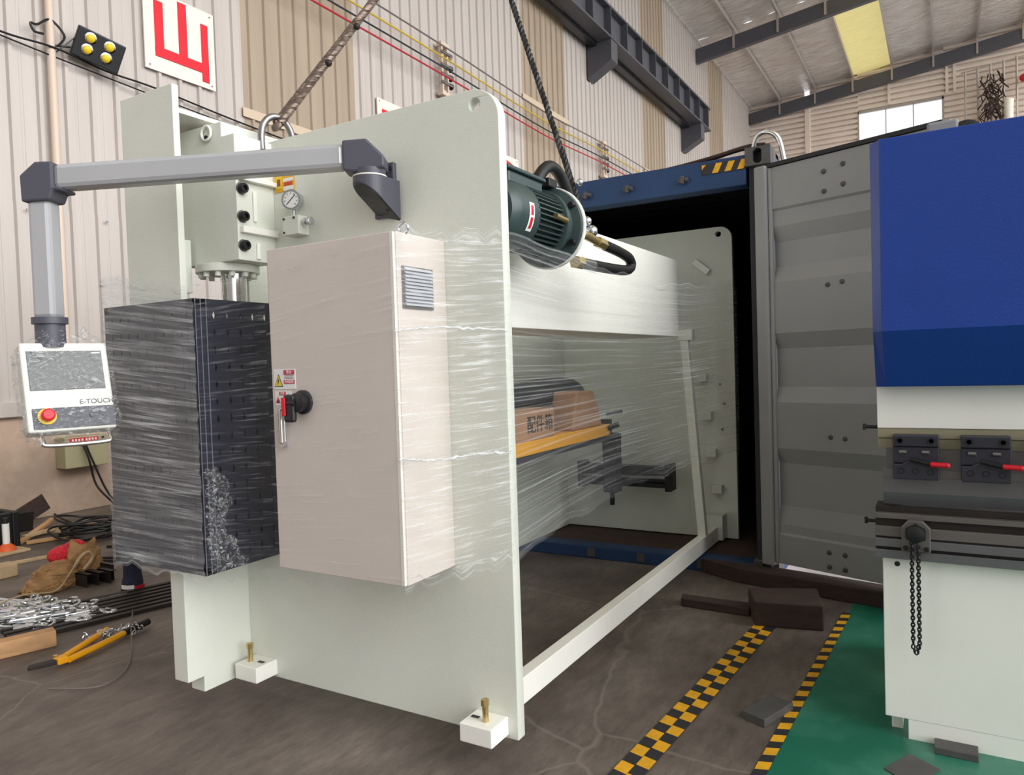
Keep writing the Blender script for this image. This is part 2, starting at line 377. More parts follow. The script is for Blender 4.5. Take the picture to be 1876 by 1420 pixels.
hcorr(-3.45, 0.12, 9.5, 10.9).build('wall_sheet', 'endsheet', we)
hcorr(0.12, 4.0, 9.5, 15.9).build('wall_sheet', 'endsheet', we)
hcorr(4.0, 9.0, 9.5, 16.3).build('wall_sheet', 'endsheet', we)
MB().box(-5.85, -5.6, YE - .1, YE + .1, 9.5, 14.2).build('wall_post', 'endsheet', we, bevel=.02)
for x in (-2.1, 0.25, 0.55): MB().box(x - .06, x + .06, YE - .12, YE - .04, 13.2, 14.6).build('wall_post', 'endsheet', we)
wi = struct(thing('window_1', '', '')); del wi['label']; del wi['category']
MB().box(-3.45, 0.12, YE - .05, YE + .08, 10.9, 11.0).box(-3.45, 0.12, YE - .05, YE + .08, 13.02, 13.12).box(-3.5, -3.4, YE - .05, YE + .08, 10.9, 13.12).box(.04, .14, YE - .05, YE + .08, 10.9, 13.12).build('window_frame', 'purlin', wi)
for i in range(3):
    x0 = -3.4 + i * 1.147
    MB().box(x0 + .02, x0 + 1.127, YE, YE + .012, 11.0, 13.02).build('window_pane', 'glass', wi)
    if i: MB().box(x0 - .02, x0 + .02, YE - .04, YE + .06, 11.0, 13.02).build('window_bar', 'purlin', wi)

# roof: foil faced sheets between purlins, skylight strip, rafters
def rz(x): return 14.2 + 0.12 * (x + 8.5)
ro = struct(MB().box(-8.75, -8.38, -8, 39.8, EAVE - .06, EAVE + .10).build('ceiling', 'foil'))
XP = [-8.5, -6.95, -5.3, -3.62, -1.95, -0.27, 1.42, 3.1, 4.8, 6.5, 8.2]
for i in range(10):
    a, b = XP[i], XP[i + 1]
    for (y0, y1) in ((-8, 11), (11, 30), (30, 39.8)):
        skyl = i in (3, 7, 8, 9)  # only one far strip is in view; the others are added to brighten the hall
        nx, ny = 6, 26; V = []; Fc = []
        rnd = random.Random(i * 10 + int(y0))
        for jy in range(ny + 1):
            for ix in range(nx + 1):
                x = a + (b - a) * ix / nx; y = y0 + (y1 - y0) * jy / ny
                sag = -.10 * math.sin(math.pi * ix / nx) * (0.4 + rnd.random()) if 0 < ix < nx else 0
                V.append((x, y, rz(x) + .12 + sag * .5))
        for jy in range(ny):
            for ix in range(nx):
                k = jy * (nx + 1) + ix; Fc.append((k, k + 1, k + nx + 2, k + nx + 1))
        MB().add(V, Fc).build('roof_panel', 'skyl' if skyl else 'foil', ro, smooth=True)
for x in XP[1:-1]:
    MB().box(x - .035, x + .035, -8, 39.5, rz(x) - .12, rz(x) + .08).build('purlin', 'purlin', ro)
for y in (9.9, 19.9, 29.9, 39.25):
    t = struct(MB().prism([(-8.45, rz(-8.45) - .85), (8.2, rz(8.2) - .85), (8.2, rz(8.2) - .3), (-8.45, rz(-8.45) - .3)], 'xz', y - .12, y + .12).build('trim_%d' % (int(y / 10) + 1), 'beam', bevel=.01))
    for x in XP[1:-1]: MB().box(x - .04, x + .04, y - .16, y - .12, rz(x) - .8, rz(x) - .05).build('purlin_cleat', 'purlin', t)
# unseen wall added behind the camera to cut light; right side left open
struct(MB().box(-8.6, 8.2, -12.2, -12, 0, 15.5).build('wall_blocker', 'sheet'))

# crane runway girder on brackets
cr = thing('crane_girder', 'grey steel crane runway girder with stiffeners high along the left wall', 'girder', (-7.9, 20, 10.3))
MB().box(-8.1, -7.7, 4, 29, 10.30, 10.36).build('bottom_flange', 'beam', cr)
MB().box(-8.1, -7.7, 4, 29, 11.12, 11.18).build('top_flange', 'beam', cr)
MB().box(-7.92, -7.88, 4, 29, 10.36, 11.12).build('web', 'beam', cr)
for k in range(18): MB().box(-7.88, -7.68, 8.2 + k * 1.2, 8.24 + k * 1.2, 10.36, 11.12).build('stiffener', 'beam', cr)
MB().box(-8.35, -8.15, 4, 29, 10.2, 10.32).build('rail_strip', 'dark', cr)
for y in (11.2, 19.3, 27.9):
    b = MB().prism([(-8.46, 9.35), (-7.72, 9.75), (-7.72, 10.3), (-8.46, 10.3)], 'xz', y - .22, y + .22).build('crane_bracket', 'beam', bevel=.01)
    tag(b, {11.2: 'nearest grey bracket carrying the crane girder', 19.3: 'grey bracket under the crane girder at mid length', 27.9: 'far end grey bracket under the crane girder end'}[y], 'bracket', 'brackets under the crane girder')

# signs on the left wall
def sign(y0, y1, z0, z1, label):
    t = thing('wall_sign', label, 'sign', (XW + .05, y0, z0))
    MB().box(XW + .036, XW + .056, y0, y1, z0, z1).build('board', 'board', t)
    for yy in (y0 + .06, y1 - .06):
        for zz in (z0 + .05, z1 - .05): MB().cyl((XW + .056, yy, zz), (XW + .064, yy, zz), .012, n=8).build('nail', 'steel', t)
    return t
def strokes(t, y0, z0, s, L_):
    for q_, (pts, wd) in enumerate(L_):
        for (a, b) in zip(pts[:-1], pts[1:]):
            d = Vector((0, b[0] - a[0], b[1] - a[1])).normalized() * wd * s / 2
            MB().bar(Vector((XW + .060, y0 + a[0] * s, z0 + a[1] * s)) - d, Vector((XW + .060, y0 + b[0] * s, z0 + b[1] * s)) + d, wd * s, .008 + .003 * q_, up=(1, 0, 0)).build('stroke', 'redboard', t)
t = sign(5.72, 6.74, 5.32, 6.33, 'white square sign with a large red character near the floodlight')
strokes(t, 5.72, 5.32, 1.02, [([(.20, .30), (.20, .80)], .12), ([(.53, .30), (.53, .90)], .12), ([(.85, .12), (.85, .76)], .10), ([(.20, .24), (.84, .24)], .12)])
t = sign(10.07, 11.1, 5.2, 6.23, 'white sign with red writing mostly hidden behind the side plate top edge')
strokes(t, 10.07, 5.2, 1.02, [([(.18, .78), (.82, .78)], .12), ([(.5, .18), (.5, .76)], .12), ([(.2, .45), (.8, .45)], .1)])
t = sign(14.0, 15.0, 5.2, 6.22, 'white sign with slanted red strokes beside the electric motor')
strokes(t, 14.0, 5.2, 1.0, [([(.42, .86), (.72, .80)], .12), ([(.50, .80), (.40, .30)], .10), ([(.62, .62), (.80, .46)], .14), ([(.45, .50), (.85, .34)], .12), ([(.40, .16), (.90, .14)], .12)])

# floodlight on the pipe
t = thing('floodlight', 'black four-lens led floodlight fixed to the wall pipe', 'floodlight', (-8.3, 5.0, 5.2))
fc = Vector((-8.28, 5.03, 5.24)); fn = Vector((.86, -.30, -.38)).normalized(); fr = Vector((.16, .96, -.20)); fr = (fr - fn * fr.dot(fn)).normalized(); fu = fn.cross(fr)
MB().obox(fc, fr, fu, fn, .25, .165, .035).build('housing', 'dark', t, bevel=.012)
for i in (-1, 1):
    for j in (-1, 1):
        c = fc + fr * (.10 * i - .01) + fu * (.065 * j + .015) + fn * .035
        MB().lathe(c, fn, [(.058, 0), (.062, .008), (.05, .012)], 20).build('reflector', 'chrome', t, smooth=True)
        MB().lathe(c + fn * .012, fn, [(.045, 0), (.036, .012), (.012, .018)], 16).build('led_lens', 'yellow', t, smooth=True)
MB().bar(fc - fr * .26 - fu * .1, Vector((-8.42, 4.62, 5.18)), .05, .012).bar(fc - fr * .24 + fu * .02 - fn * .03, Vector((-8.42, 4.64, 5.12)), .03, .01).build('bracket', 'dark', t)
# vertical pipe + wall cables
tag(MB().cyl((-8.43, 4.585, 1.7), (-8.43, 4.585, 8.5), .045, n=14).build('conduit_pipe', 'pvc', smooth=True), 'tall pinkish plastic conduit pipe running up the left wall', 'pipe')
tag(MB().tube(catmull([(-8.40, 3.3, 5.22), (-8.40, 4.06, 5.13), (-8.38, 4.6, 5.14), (-8.40, 5.2, 5.08), (-8.42, 5.85, 5.08), (-8.43, 7.3, 4.99), (-8.43, 9.8, 4.9), (-8.43, 14, 4.85)], 6), .012, 6).tube(catmull([(-8.41, 3.3, 5.17), (-8.41, 4.5, 5.06), (-8.41, 7.2, 4.90), (-8.42, 10, 4.84)], 6), .009, 6).build('wall_cable', 'black', smooth=True), 'thin black cable stretched along the left wall past the floodlight', 'cable')
tag(MB().tube(catmull([(-8.34, 4.62, 5.16), (-8.36, 4.70, 5.30), (-8.40, 4.58, 5.44), (-8.40, 4.44, 5.34), (-8.38, 4.36, 5.32), (-8.39, 4.40, 5.25), (-8.40, 4.5, 5.26)], 8), .013, 6).build('lamp_lead', 'black', smooth=True), 'looped black lead beside the floodlight', 'cable')
# insulator racks and coloured power wires
def wire(name, pts, r, m, label):
    tag(MB().tube(catmull(pts, 6), r, 6).build(name, m, smooth=True), label, 'wire', 'power wires along the wall')
mat_red = mat('wire_red', S(190, 40, 60), .5); M['wr'] = mat_red; M['wy'] = mat('wire_yellow', S(205, 175, 60), .5); M['wg'] = mat('wire_grey', S(120, 112, 112), .5); M['wb'] = mat('wire_black', S(50, 56, 66), .5)
for n_, dz, m_, lab in (('red', 0, 'wr', 'lowest red power wire strung along the left wall'), ('dark', .15, 'wb', 'dark power wire just above the red one'), ('yellow', .34, 'wy', 'yellow power wire second from the top'), ('grey', .56, 'wg', 'topmost grey power wire along the wall')):
    wire('power_wire', [(-8.2, 5.5, 7.16 + dz), (-8.2, 8.5, 7.12 + dz), (-8.2, 12, 7.08 + dz), (-8.2, 16, 6.98 + dz), (-8.2, 20, 7.08 + dz), (-8.2, 28, 7.05 + dz), (-8.2, 38, 7.05 + dz)], .016, m_, lab)
for y, lab in ((12.0, 'near insulator rack holding the power wires'), (19.85, 'far insulator rack holding the power wires')):
    t = thing('insulator_rack', lab, 'insulator', (-8.3, y, 6.2))
    MB().box(-8.42, -8.34, y - .04, y + .04, 5.4, 6.9).build('stand_off', 'sheet', t)
    MB().box(-8.40, -8.32, y - .11, y - .07, 6.8, 7.8).box(-8.40, -8.32, y + .07, y + .11, 6.8, 7.8).box(-8.42, -8.30, y - .14, y + .14, 6.78, 6.85).box(-8.42, -8.30, y - .14, y + .14, 7.72, 7.80).build('rack_frame', 'pvc', t)
    for k, z in enumerate((7.02, 7.18, 7.36, 7.6)):
        MB().lathe((-8.34, y + .14, z), (0, 1, 0), [(.02, 0), (.06, .02), (.035, .05), (.06, .08), (.02, .12)], 12).build('insulator', 'black' if k < 3 else 'pvc', t, smooth=True)
        MB().cyl((-8.3, y - .16, z), (-8.3, y + .2, z), .025, n=8).build('pin', 'steel', t)

# things high on the end wall: rail of pipes with a dried bundle
t = thing('pipe_railing', 'rack of thin vertical pipes high on the end wall above the blue press', 'railing', (1.6, YE - .5, 11))
for k, x in enumerate((0.95, 1.42, 1.9, 2.38, 2.85, 3.3, 3.8)): MB().cyl((x, YE - .5, 10.6), (x, YE - .5, 13.9 + .06 * k), .045, n=8).build('upright', 'purlin', t, smooth=True)
MB().bar((.8, YE - .5, 13.85), (4.2, YE - .5, 14.2), .05, .05).build('rail', 'purlin', t)
tm = MB(); rr = random.Random(3)
for k in range(70):
    x = 1.9 + rr.gauss(0, .22); z = 13.6 - rr.random() * 1.9
    tm.tube([(x, YE - .8, z), (x + rr.gauss(0, .12), YE - .8 + rr.gauss(0, .1), z - .25), (x + rr.gauss(0, .2), YE - .8, z - .5)], .03, 4)
tag(tm.build('dried_bundle', 'bark'), 'brown tangled dry bundle hanging on the pipe rack', 'bundle')
tag(MB().ball((3.12, YE - .7, 13.1), .2, sx=1.0, sy=.6, sz=.9).ball((3.3, YE - .7, 13.2), .14).build('red_lantern', 'red', smooth=True), 'small dark red lantern on the pipe rack', 'lantern')
tag(MB().lathe((2.5, YE - .6, 10.7), Z3, [(.2, 0), (.22, 1.3), (.24, 1.6), (.1, 1.7)], 14).build('white_canister', 'board', smooth=True), 'pale canister standing at the pipe rack', 'canister')

# ================================================================== CONTAINER
ct = thing('shipping_container', 'dark blue shipping container with its doors open behind the machine', 'container', (-2.2, 5.12, 0))
cx0, cx1, cy0, cy1 = -3.42, -0.98, 5.12, 17.2
MB().box(cx0 + .155, cx1 - .155, cy0, cy0 + .14, 2.66, 2.86).build('door_header', 'cblue', ct, bevel=.008)
sl = MB().box(cx0, cx1, cy0, cy0 + .16, .0, .092).build('door_sill', 'cblue', ct, bevel=.006)
for x in (-2.35, -1.95, -1.5): MB().box(x - .03, x + .03, cy0 - .012, cy0, .02, .08).build('lock_keeper', 'cast', ct)
for x in (cx0, cx1 - .14):
    MB().box(x, x + .14, cy0 + .02, cy0 + .2, .05, 2.8).build('corner_post', 'cin', ct, bevel=.006)
for x in (cx0 - .01, cx1 - .155):
    for z, zz in ((0, .118), (2.775, 2.896)):
        me = plate([(x, z), (x + .165, z), (x + .165, zz), (x, zz)], [[(x + .05, z + .03), (x + .05, zz - .03)] + arc(x + .082, zz - .04, .03, 150, 30, 4) + arc(x + .082, z + .04, .03, -30, -150, 4)], 'xz', cy0 - .02, cy0 + .16)
        me.materials.append(M['cast']); link('corner_casting', me, ct, .006); MB().box(x + .02, x + .145, cy0 + .05, cy0 + .15, z + .02, zz - .02).build('hole_shade', 'black', ct)  # black block stands in for the shade inside the casting holes
# shell: corrugated sides and roof, floor, end
def zig(axis, a0, a1, step, d, fn):
    n = int((a1 - a0) / step); pts = []
    for i in range(n + 1): pts.append((a0 + i * step, d if (i // 2) % 2 else 0))
    return pts
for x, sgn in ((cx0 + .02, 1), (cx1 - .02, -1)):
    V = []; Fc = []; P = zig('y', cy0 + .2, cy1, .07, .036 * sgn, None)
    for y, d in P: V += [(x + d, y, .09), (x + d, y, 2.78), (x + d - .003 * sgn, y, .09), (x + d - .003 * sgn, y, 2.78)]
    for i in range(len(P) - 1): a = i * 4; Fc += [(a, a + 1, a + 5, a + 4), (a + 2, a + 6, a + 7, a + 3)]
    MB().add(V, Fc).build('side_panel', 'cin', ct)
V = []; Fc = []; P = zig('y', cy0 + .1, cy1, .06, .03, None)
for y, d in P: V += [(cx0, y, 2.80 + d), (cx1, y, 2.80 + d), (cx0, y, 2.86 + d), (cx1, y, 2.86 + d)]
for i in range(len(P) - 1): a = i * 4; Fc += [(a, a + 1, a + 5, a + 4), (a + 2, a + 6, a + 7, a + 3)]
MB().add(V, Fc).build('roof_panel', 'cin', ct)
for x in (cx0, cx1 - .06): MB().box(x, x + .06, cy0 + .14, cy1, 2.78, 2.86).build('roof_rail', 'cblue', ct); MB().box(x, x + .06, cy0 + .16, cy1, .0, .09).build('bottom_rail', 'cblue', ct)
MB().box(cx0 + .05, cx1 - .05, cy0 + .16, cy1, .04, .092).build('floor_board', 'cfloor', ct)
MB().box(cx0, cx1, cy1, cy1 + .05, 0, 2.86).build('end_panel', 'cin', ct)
for x in (-2.30, -1.97, -1.56):
    MB().box(x - .035, x + .035, cy0 - .02, cy0, 2.735, 2.765).box(x - .012, x + .012, cy0 - .035, cy0 - .02, 2.725, 2.775).cyl((x + .03, cy0 - .02, 2.75), (x + .03, cy0 - .04, 2.75), .012, n=8).build('lock_bracket', 'cast', ct)
hz = MB().box(-1.43, -1.135, cy0 - .004, cy0, 2.765, 2.835).build('hazard_plate', 'hazk', ct)
for k in range(3):
    x = -1.36 + k * .085
    MB().prism([(x, 2.768), (x + .042, 2.768), (x + .072, 2.832), (x + .03, 2.832)], 'xz', cy0 - .007, cy0 - .003).build('stripe', 'hazy', hz)
MB().prism([(-1.428, 2.80), (-1.40, 2.832), (-1.428, 2.832)], 'xz', cy0 - .007, cy0 - .003).build('stripe', 'hazy', hz)

# open right hand door: modelled along its own axes, swung out past 160 degrees
dr = thing('container_door', 'grey ribbed inner side of the open container door behind the blue press', 'door', (-1.055, 5.06, 0))
DA = R(-20)
rotd = Matrix.Translation((-1.055, 5.06, 0)) @ Matrix.Rotation(DA, 4, 'Z')
def dpart(mb, name, m, bevel=0.0):
    mb.v = [tuple(rotd @ Vector(v)) for v in mb.v]; return mb.build(name, m, dr, bevel=bevel)
W_ = 1.13
zp = [(.14, 0), (.33, 0), (.345, .012), (.40, .012), (.52, .045), (.80, .045), (.90, 0.005), (1.20, 0.005), (1.30, .045), (1.55, .045), (1.65, 0.005), (1.98, 0.005), (2.08, .045), (2.24, .045), (2.34, .012), (2.44, .012), (2.455, 0), (2.72, 0)]
V = []; Fc = []
for z, d in zp: V += [(.10, d, z), (W_, d, z), (.10, .06, z), (W_, .06, z)]
for i in range(len(zp) - 1): a = i * 4; Fc += [(a, a + 1, a + 5, a + 4), (a + 2, a + 6, a + 7, a + 3), (a, a + 4, a + 6, a + 2), (a + 1, a + 3, a + 7, a + 5)]
Fc += [(0, 2, 3, 1), (len(V) - 4, len(V) - 3, len(V) - 1, len(V) - 2)]
dpart(MB().add(V, Fc), 'door_leaf', 'door')
dpart(MB().box(0, .085, -.035, .06, .12, 2.74), 'hinge_frame', 'door', .012)
dpart(MB().box(.085, .11, -.012, .02, .14, 2.72), 'gasket', 'door', .008)
dpart(MB().box(W_, W_ + .05, -.03, .06, .12, 2.74), 'lock_frame', 'door', .01)
dpart(MB().box(.0, W_, -.01, .06, 2.725, 2.75), 'top_seal', 'black')
for (u, z) in ((.46, 2.62), (.58, 2.64), (.46, 2.50), (.58, 2.52), (.47, 1.93), (.56, 1.94), (.47, .99), (.56, .985), (.45, .27), (.55, .27), (.45, .18), (.55, .18)):
    zz = z; d = .0 if (z > 2.45 or z < .34) else (.045 if .52 < z < .8 or 1.3 < z < 1.55 else .006)
    dpart(MB().lathe((u, d, zz), (0, -1, 0), [(.016, 0), (.014, .008), (.006, .012)], 10), 'rivet', 'cast')
dpart(MB().box(.02, .05, 0, .03, .0, .12), 'hinge_pin', 'bark')
tag(MB().tube(catmull([(-1.10, 5.19, 2.90), (-1.06, 5.17, 2.985), (-.99, 5.16, 2.995), (-.93, 5.17, 2.94), (-.90, 5.18, 2.80), (-.89, 5.19, 2.77)], 8), .017, 10).build('metal_hose', 'chrome', smooth=True), 'shiny metal hose looped over the container corner', 'hose')
tag(MB().tube(catmull([(-1.02, 5.2, 2.925), (-1.15, 5.2, 2.93), (-1.4, 5.22, 2.90), (-1.75, 5.26, 2.88), (-2.2, 5.3, 2.88)], 6), .014, 6).tube(catmull([(-1.0, 5.24, 2.93), (-1.2, 5.24, 2.925), (-1.5, 5.26, 2.885), (-1.8, 5.3, 2.88)], 6), .01, 6).build('roof_cable', 'bark', smooth=True), 'dark cables lying on the container roof edge', 'cable')

# ================================================================== WHITE PRESS BRAKE
pb = thing('press_brake', 'large off-white press brake frame hanging from the sling, half inside the container', 'press brake', (-2.1, 2.322, .1))
YP0, YP1 = 2.322, 2.372
def side_outline(xf):
    return [(xf, .1), (-1.384, .1), (-1.384, 2.40)] + arc(-1.50, 2.407, .116, 0, 90, 8) + [(-2.62, 2.523), (-2.62, 1.62)]
me = plate(side_outline(-2.834) + [(-2.25, 1.55), (-2.25, .95), (-2.834, .9)], [circ(-1.486, 2.467, .024)], 'xz', YP0, YP1)
me.materials.append(M['white']); link('side_plate', me, pb, .003)
me = plate([(-2.836, .1), (-1.387, .1), (-1.387, 2.40)] + arc(-1.48, 2.417, .093, 0, 90, 8) + [(-2.62, 2.51), (-2.836, 2.3)], [circ(-1.49, 2.455, .022)], 'xz', 5.74, 5.79)
me.materials.append(M['white']); link('side_plate', me, pb, .003)
MB().prism([(1.985, .17), (2.065, .17), (2.065, .1), (6.0, .1), (6.0, .95), (1.985, .95)], 'yz', -2.925, -2.834).build('bed', 'white', pb, bevel=.003)
MB().box(-2.90, -2.834, 2.40, 5.76, 1.0, 2.35).build('ram', 'white', pb, bevel=.003)
# front cover: end plate, long back strip
MB().box(-3.10, -2.742, 1.97, 2.0, 1.25, 2.71).build('cover_end_plate', 'white', pb, bevel=.002)
MB().prism([(2.21, 2.578), (2.375, 2.578), (2.375, 2.36), (5.70, 2.36), (5.70, 2.60), (2.21, 2.60)], 'yz', -2.79, -2.75).build('cover_strip', 'white2', pb, bevel=.002)
MB().box(-3.10, -2.75, 2.0, 5.9, 2.60, 2.62).build('cover_top', 'white', pb, bevel=.002)
# cylinder block with bolts, ribs, flange and rod
cb = MB().prism([(-2.91, 1.98), (-2.555, 1.98), (-2.555, 2.51), (-2.634, 2.51), (-2.634, 2.573), (-2.91, 2.573)], 'xz', 2.119, 2.322).build('cylinder_block', 'white', pb, bevel=.004)
for z in (2.282, 2.164, 2.042):
    MB().lathe((-2.555, 2.144, z), (1, 0, 0), [(.027, 0), (.026, .003)], 20).build('washer', 'steel', cb)
    MB().lathe((-2.552, 2.144, z), (1, 0, 0), [(.021, 0), (.021, .020), (.019, .023), (.011, .023), (.010, .012)], 20).build('socket_bolt', 'black', cb, smooth=True)
MB().box(-2.555, -2.53, 2.128, 2.322, 2.094, 2.122).build('rib', 'white2', cb, bevel=.003)
MB().box(-2.557, -2.53, 2.13, 2.322, 2.315, 2.335).build('rib', 'white2', cb, bevel=.003)
for q_ in ((2.20, 2.22, 2.15, 2.28), (2.21, 2.23, 1.99, 2.06)): MB().box(-2.555, -2.546, *q_).build('weld_bead', 'white2', cb, bevel=.004)
ey = [(-2.718 + .030 * math.cos(a * .3927), 2.109, 2.535 + .030 * math.sin(a * .3927)) for a in range(16)]
MB().tube(ey, .006, 8, closed=True).build('lifting_eye', 'white2', cb, smooth=True)
MB().cyl((-2.718, 2.12, 2.515), (-2.718, 2.104, 2.515), .010, n=10).build('eye_shank', 'dark', cb)
MB().cyl((-2.755, 2.22, 1.945), (-2.755, 2.22, 1.98), .135, n=32).build('cylinder_flange', 'white', pb, smooth=True, bevel=.003)
for k in range(12):
    a = k * math.pi / 6; MB().cyl((-2.755 + .112 * math.cos(a), 2.22 + .112 * math.sin(a), 1.925), (-2.755 + .112 * math.cos(a), 2.22 + .112 * math.sin(a), 1.946), .013, n=10).build('flange_bolt', 'white', pb)
MB().cyl((-2.72, 2.22, 1.45), (-2.72, 2.22, 1.95), .055, n=32).build('piston_rod', 'chrome', pb, smooth=True)
MB().prism(arc(-2.84, 2.0, .09, 90, 180, 8) + [(-2.93, 1.86), (-2.84, 1.86)], 'xz', 2.07, 2.10).build('hook_plate', 'white', pb, bevel=.002)
# back: lower beam, tank, brace, lugs
MB().box(-1.565, -1.505, YP1, 5.74, .105, .215).build('rear_beam', 'white2', pb, bevel=.004)  # paler than the frame paint: the side light is put into its colour
MB().box(-2.15, -1.70, YP1, 5.36, 1.67, 2.235).build('oil_tank', 'white2', pb, bevel=.004)
MB().bar((-1.67, 5.40, 1.70), (-1.535, 5.30, .19), .06, .06, up=(0, 1, 0)).build('brace', 'white', pb, bevel=.004)
MB().box(-1.60, -1.47, 5.60, 5.74, .11, .30).build('brace_foot', 'white', pb, bevel=.004)
MB().box(-1.72, -1.60, 5.36, 5.44, 1.64, 1.72).build('brace_head', 'white', pb, bevel=.004)
for (x, z) in ((-1.64, 1.36), (-1.61, 1.06), (-1.58, .77), (-1.54, .49)):
    MB().box(x - .03, x + .05, 5.67, 5.74, z - .035, z + .03).build('lug', 'white', pb, bevel=.004)
MB().bar((-1.675, 5.725, 2.26), (-1.565, 5.725, 2.165), .05, .03, up=(0, 1, 0)).build('lug_bar', 'white2', pb, bevel=.004)
for (x, z) in ((-1.49, .95), (-1.47, 1.15), (-1.5, 1.3)): MB().cyl((x, 5.72, z), (x, 5.74, z), .008, n=8).build('stud', 'steel', pb)
# levelling feet
for (x0, x1, y0, nm) in ((-2.80, -2.66, 2.20, 'a'), (-1.565, -1.425, 2.20, 'b')):
    f_ = MB().box(x0, x1, y0, 2.322, .115, .185).build('levelling_foot', 'white2', pb, bevel=.004)
    bx = x0 + .045 if nm == 'a' else x0 + .085
    MB().cyl((bx, y0 + .05, .17), (bx, y0 + .05, .245), .012, n=12).build('bolt_shank', 'brass', f_, smooth=True)
    MB().cyl((bx, y0 + .05, .245), (bx, y0 + .05, .268), .016, n=6).build('bolt_head', 'brass', f_)
    sx = x0 + .10 if nm == 'a' else x0 + .03
    MB().box(sx - .015, sx + .018, y0 + .055, y0 + .07, .186, .188).build('slot', 'dark', f_)
# pressure gauge, valve block, warning sticker on the plate
vb = MB().box(-2.445, -2.35, 2.262, 2.322, 2.085, 2.165).build('valve_block', 'white', pb, bevel=.003)
for (x, z) in ((-2.435, 2.155), (-2.435, 2.097), (-2.375, 2.155)): MB().cyl((x, 2.263, z), (x, 2.258, z), .005, n=8).build('block_screw', 'dark', vb)
MB().cyl((-2.405, 2.29, 2.165), (-2.405, 2.29, 2.195), .009, n=10).build('gauge_stem', 'zinc', vb, smooth=True)
gd = Vector((.35, -.94, 0)).normalized()
MB().lathe(Vector((-2.405, 2.295, 2.235)) - gd * .012, gd, [(.034, 0), (.040, .004), (.040, .034), (.043, .036), (.043, .042), (.036, .042), (.035, .038)], 28).build('gauge_body', 'zinc', vb, smooth=True)
MB().cyl(Vector((-2.405, 2.295, 2.235)) + gd * .025, Vector((-2.405, 2.295, 2.235)) + gd * .0285, .035, n=28).build('gauge_dial', 'white_plain', vb)
gc = Vector((-2.405, 2.295, 2.235)) + gd * .030; gx = Vector((0, 0, 1)).cross(gd)
MB().bar(gc - gx * .018 - Vector((0, 0, .018)), gc + gx * .02 + Vector((0, 0, .02)), .003, .001, up=tuple(gd)).build('gauge_needle', 'dark', vb)
for k in range(9):
    a = R(-45 + k * 33.7); d_ = gx * math.cos(a) + Vector((0, 0, 1)) * math.sin(a)
    MB().bar(gc + d_ * .024, gc + d_ * .031, .002, .001, up=tuple(gd)).build('gauge_tick', 'dark', vb)
MB().lathe((-2.35, 2.285, 2.135), (1, 0, 0), [(.012, 0), (.012, .012), (.016, .014), (.016, .026), (.01, .028), (.01, .036), (.018, .04), (.019, .052), (.015, .056)], 14).build('needle_valve', 'zinc', vb, smooth=True)
st = MB().box(-2.545, -2.425, 2.319, 2.322, 2.292, 2.372).build('warning_sticker', mat('sticker_amber', S(240, 176, 40), .5), pb)
MB().box(-2.49, -2.43, 2.3175, 2.319, 2.333, 2.347).build('sticker_line', 'white_plain', st); MB().box(-2.49, -2.43, 2.3175, 2.319, 2.294, 2.312).build('sticker_line', 'white_plain', st)
for k in range(3): MB().box(-2.485 + k * .018, -2.472 + k * .018, 2.3165, 2.3178, 2.316, 2.329).build('sticker_mark', 'red', st)
MB().box(-2.535, -2.500, 2.3175, 2.319, 2.305, 2.360).build('sticker_mark', 'yellow', st); MB().box(-2.527, -2.508, 2.3165, 2.3178, 2.318, 2.348).build('sticker_mark', mat('sticker_brown', S(150, 70, 30), .5), st)

# back gauge seen between the side plates
bgt = thing('back_gauge', 'black back gauge rail with bracket between the side plates', 'back gauge', (-2.2, 5.4, .6))
MB().box(-2.60, -1.84, 5.52, 5.60, .63, .665).build('rail', 'black', bgt); MB().box(-2.60, -1.84, 5.52, 5.60, .50, .535).build('rail', 'black', bgt)
MB().box(-2.60, -1.86, 5.56, 5.60, .535, .63).build('web', 'clamp', bgt); MB().box(-1.88, -1.83, 5.48, 5.62, .48, .69).build('end_cap', 'black', bgt, bevel=.006); MB().box(-2.62, -2.57, 5.48, 5.62, .48, .69).build('end_cap', 'black', bgt, bevel=.006)
MB().cyl((-2.58, 5.50, .58), (-1.86, 5.50, .58), .016, n=10).build('screw_rod', 'steel', bgt, smooth=True)
MB().box(-2.36, -2.24, 5.40, 5.52, .46, .93).build('slider_bracket', 'clamp', bgt, bevel=.01)
MB().cyl((-2.3, 5.44, .36), (-2.3, 5.44, .46), .02, n=10).build('lock_pin', 'black', bgt)
yb = thing('yellow_beam', 'yellow back gauge crossbeam with mechanism at its end', 'beam', (-2.3, 4.0, .94))
MB().box(-2.42, -2.20, 2.5, 5.2, .942, 1.028).build('crossbeam', 'orange', yb, bevel=.006)
MB().box(-2.40, -2.22, 2.5, 5.15, .90, .942).build('under_rail', 'clamp', yb)
MB().cyl((-2.2, 5.16, 1.0), (-2.12, 5.18, 1.03), .02, n=10).cyl((-2.21, 5.22, .93), (-2.13, 5.24, .93), .025, n=10).cyl((-2.23, 5.2, 1.10), (-2.12, 5.26, 1.12), .014, n=8).box(-2.36, -2.21, 5.2, 5.26, .90, 1.06).build('end_mechanism', 'black', yb, smooth=False)
bx = thing('parts_box', 'small brown cardboard box with black writing on the yellow beam', 'box', (-2.3, 4.0, 1.03))
MB().box(-2.44, -2.20, 3.70, 4.28, 1.029, 1.215).build('carton', 'card', bx, bevel=.006)
MB().box(-2.34, -2.29, 3.69, 4.283, 1.214, 1.217).build('tape', 'palewood', bx)
text('配件箱', .115, 'dark', (-2.197, 4.08, 1.12), (0, 1, 0), (0, 0, 1), bx, 'lettering')
wp = thing('wrapped_bracket', 'cardboard wrapped bracket in plastic at the beam end', 'package', (-2.3, 4.9, 1.03))
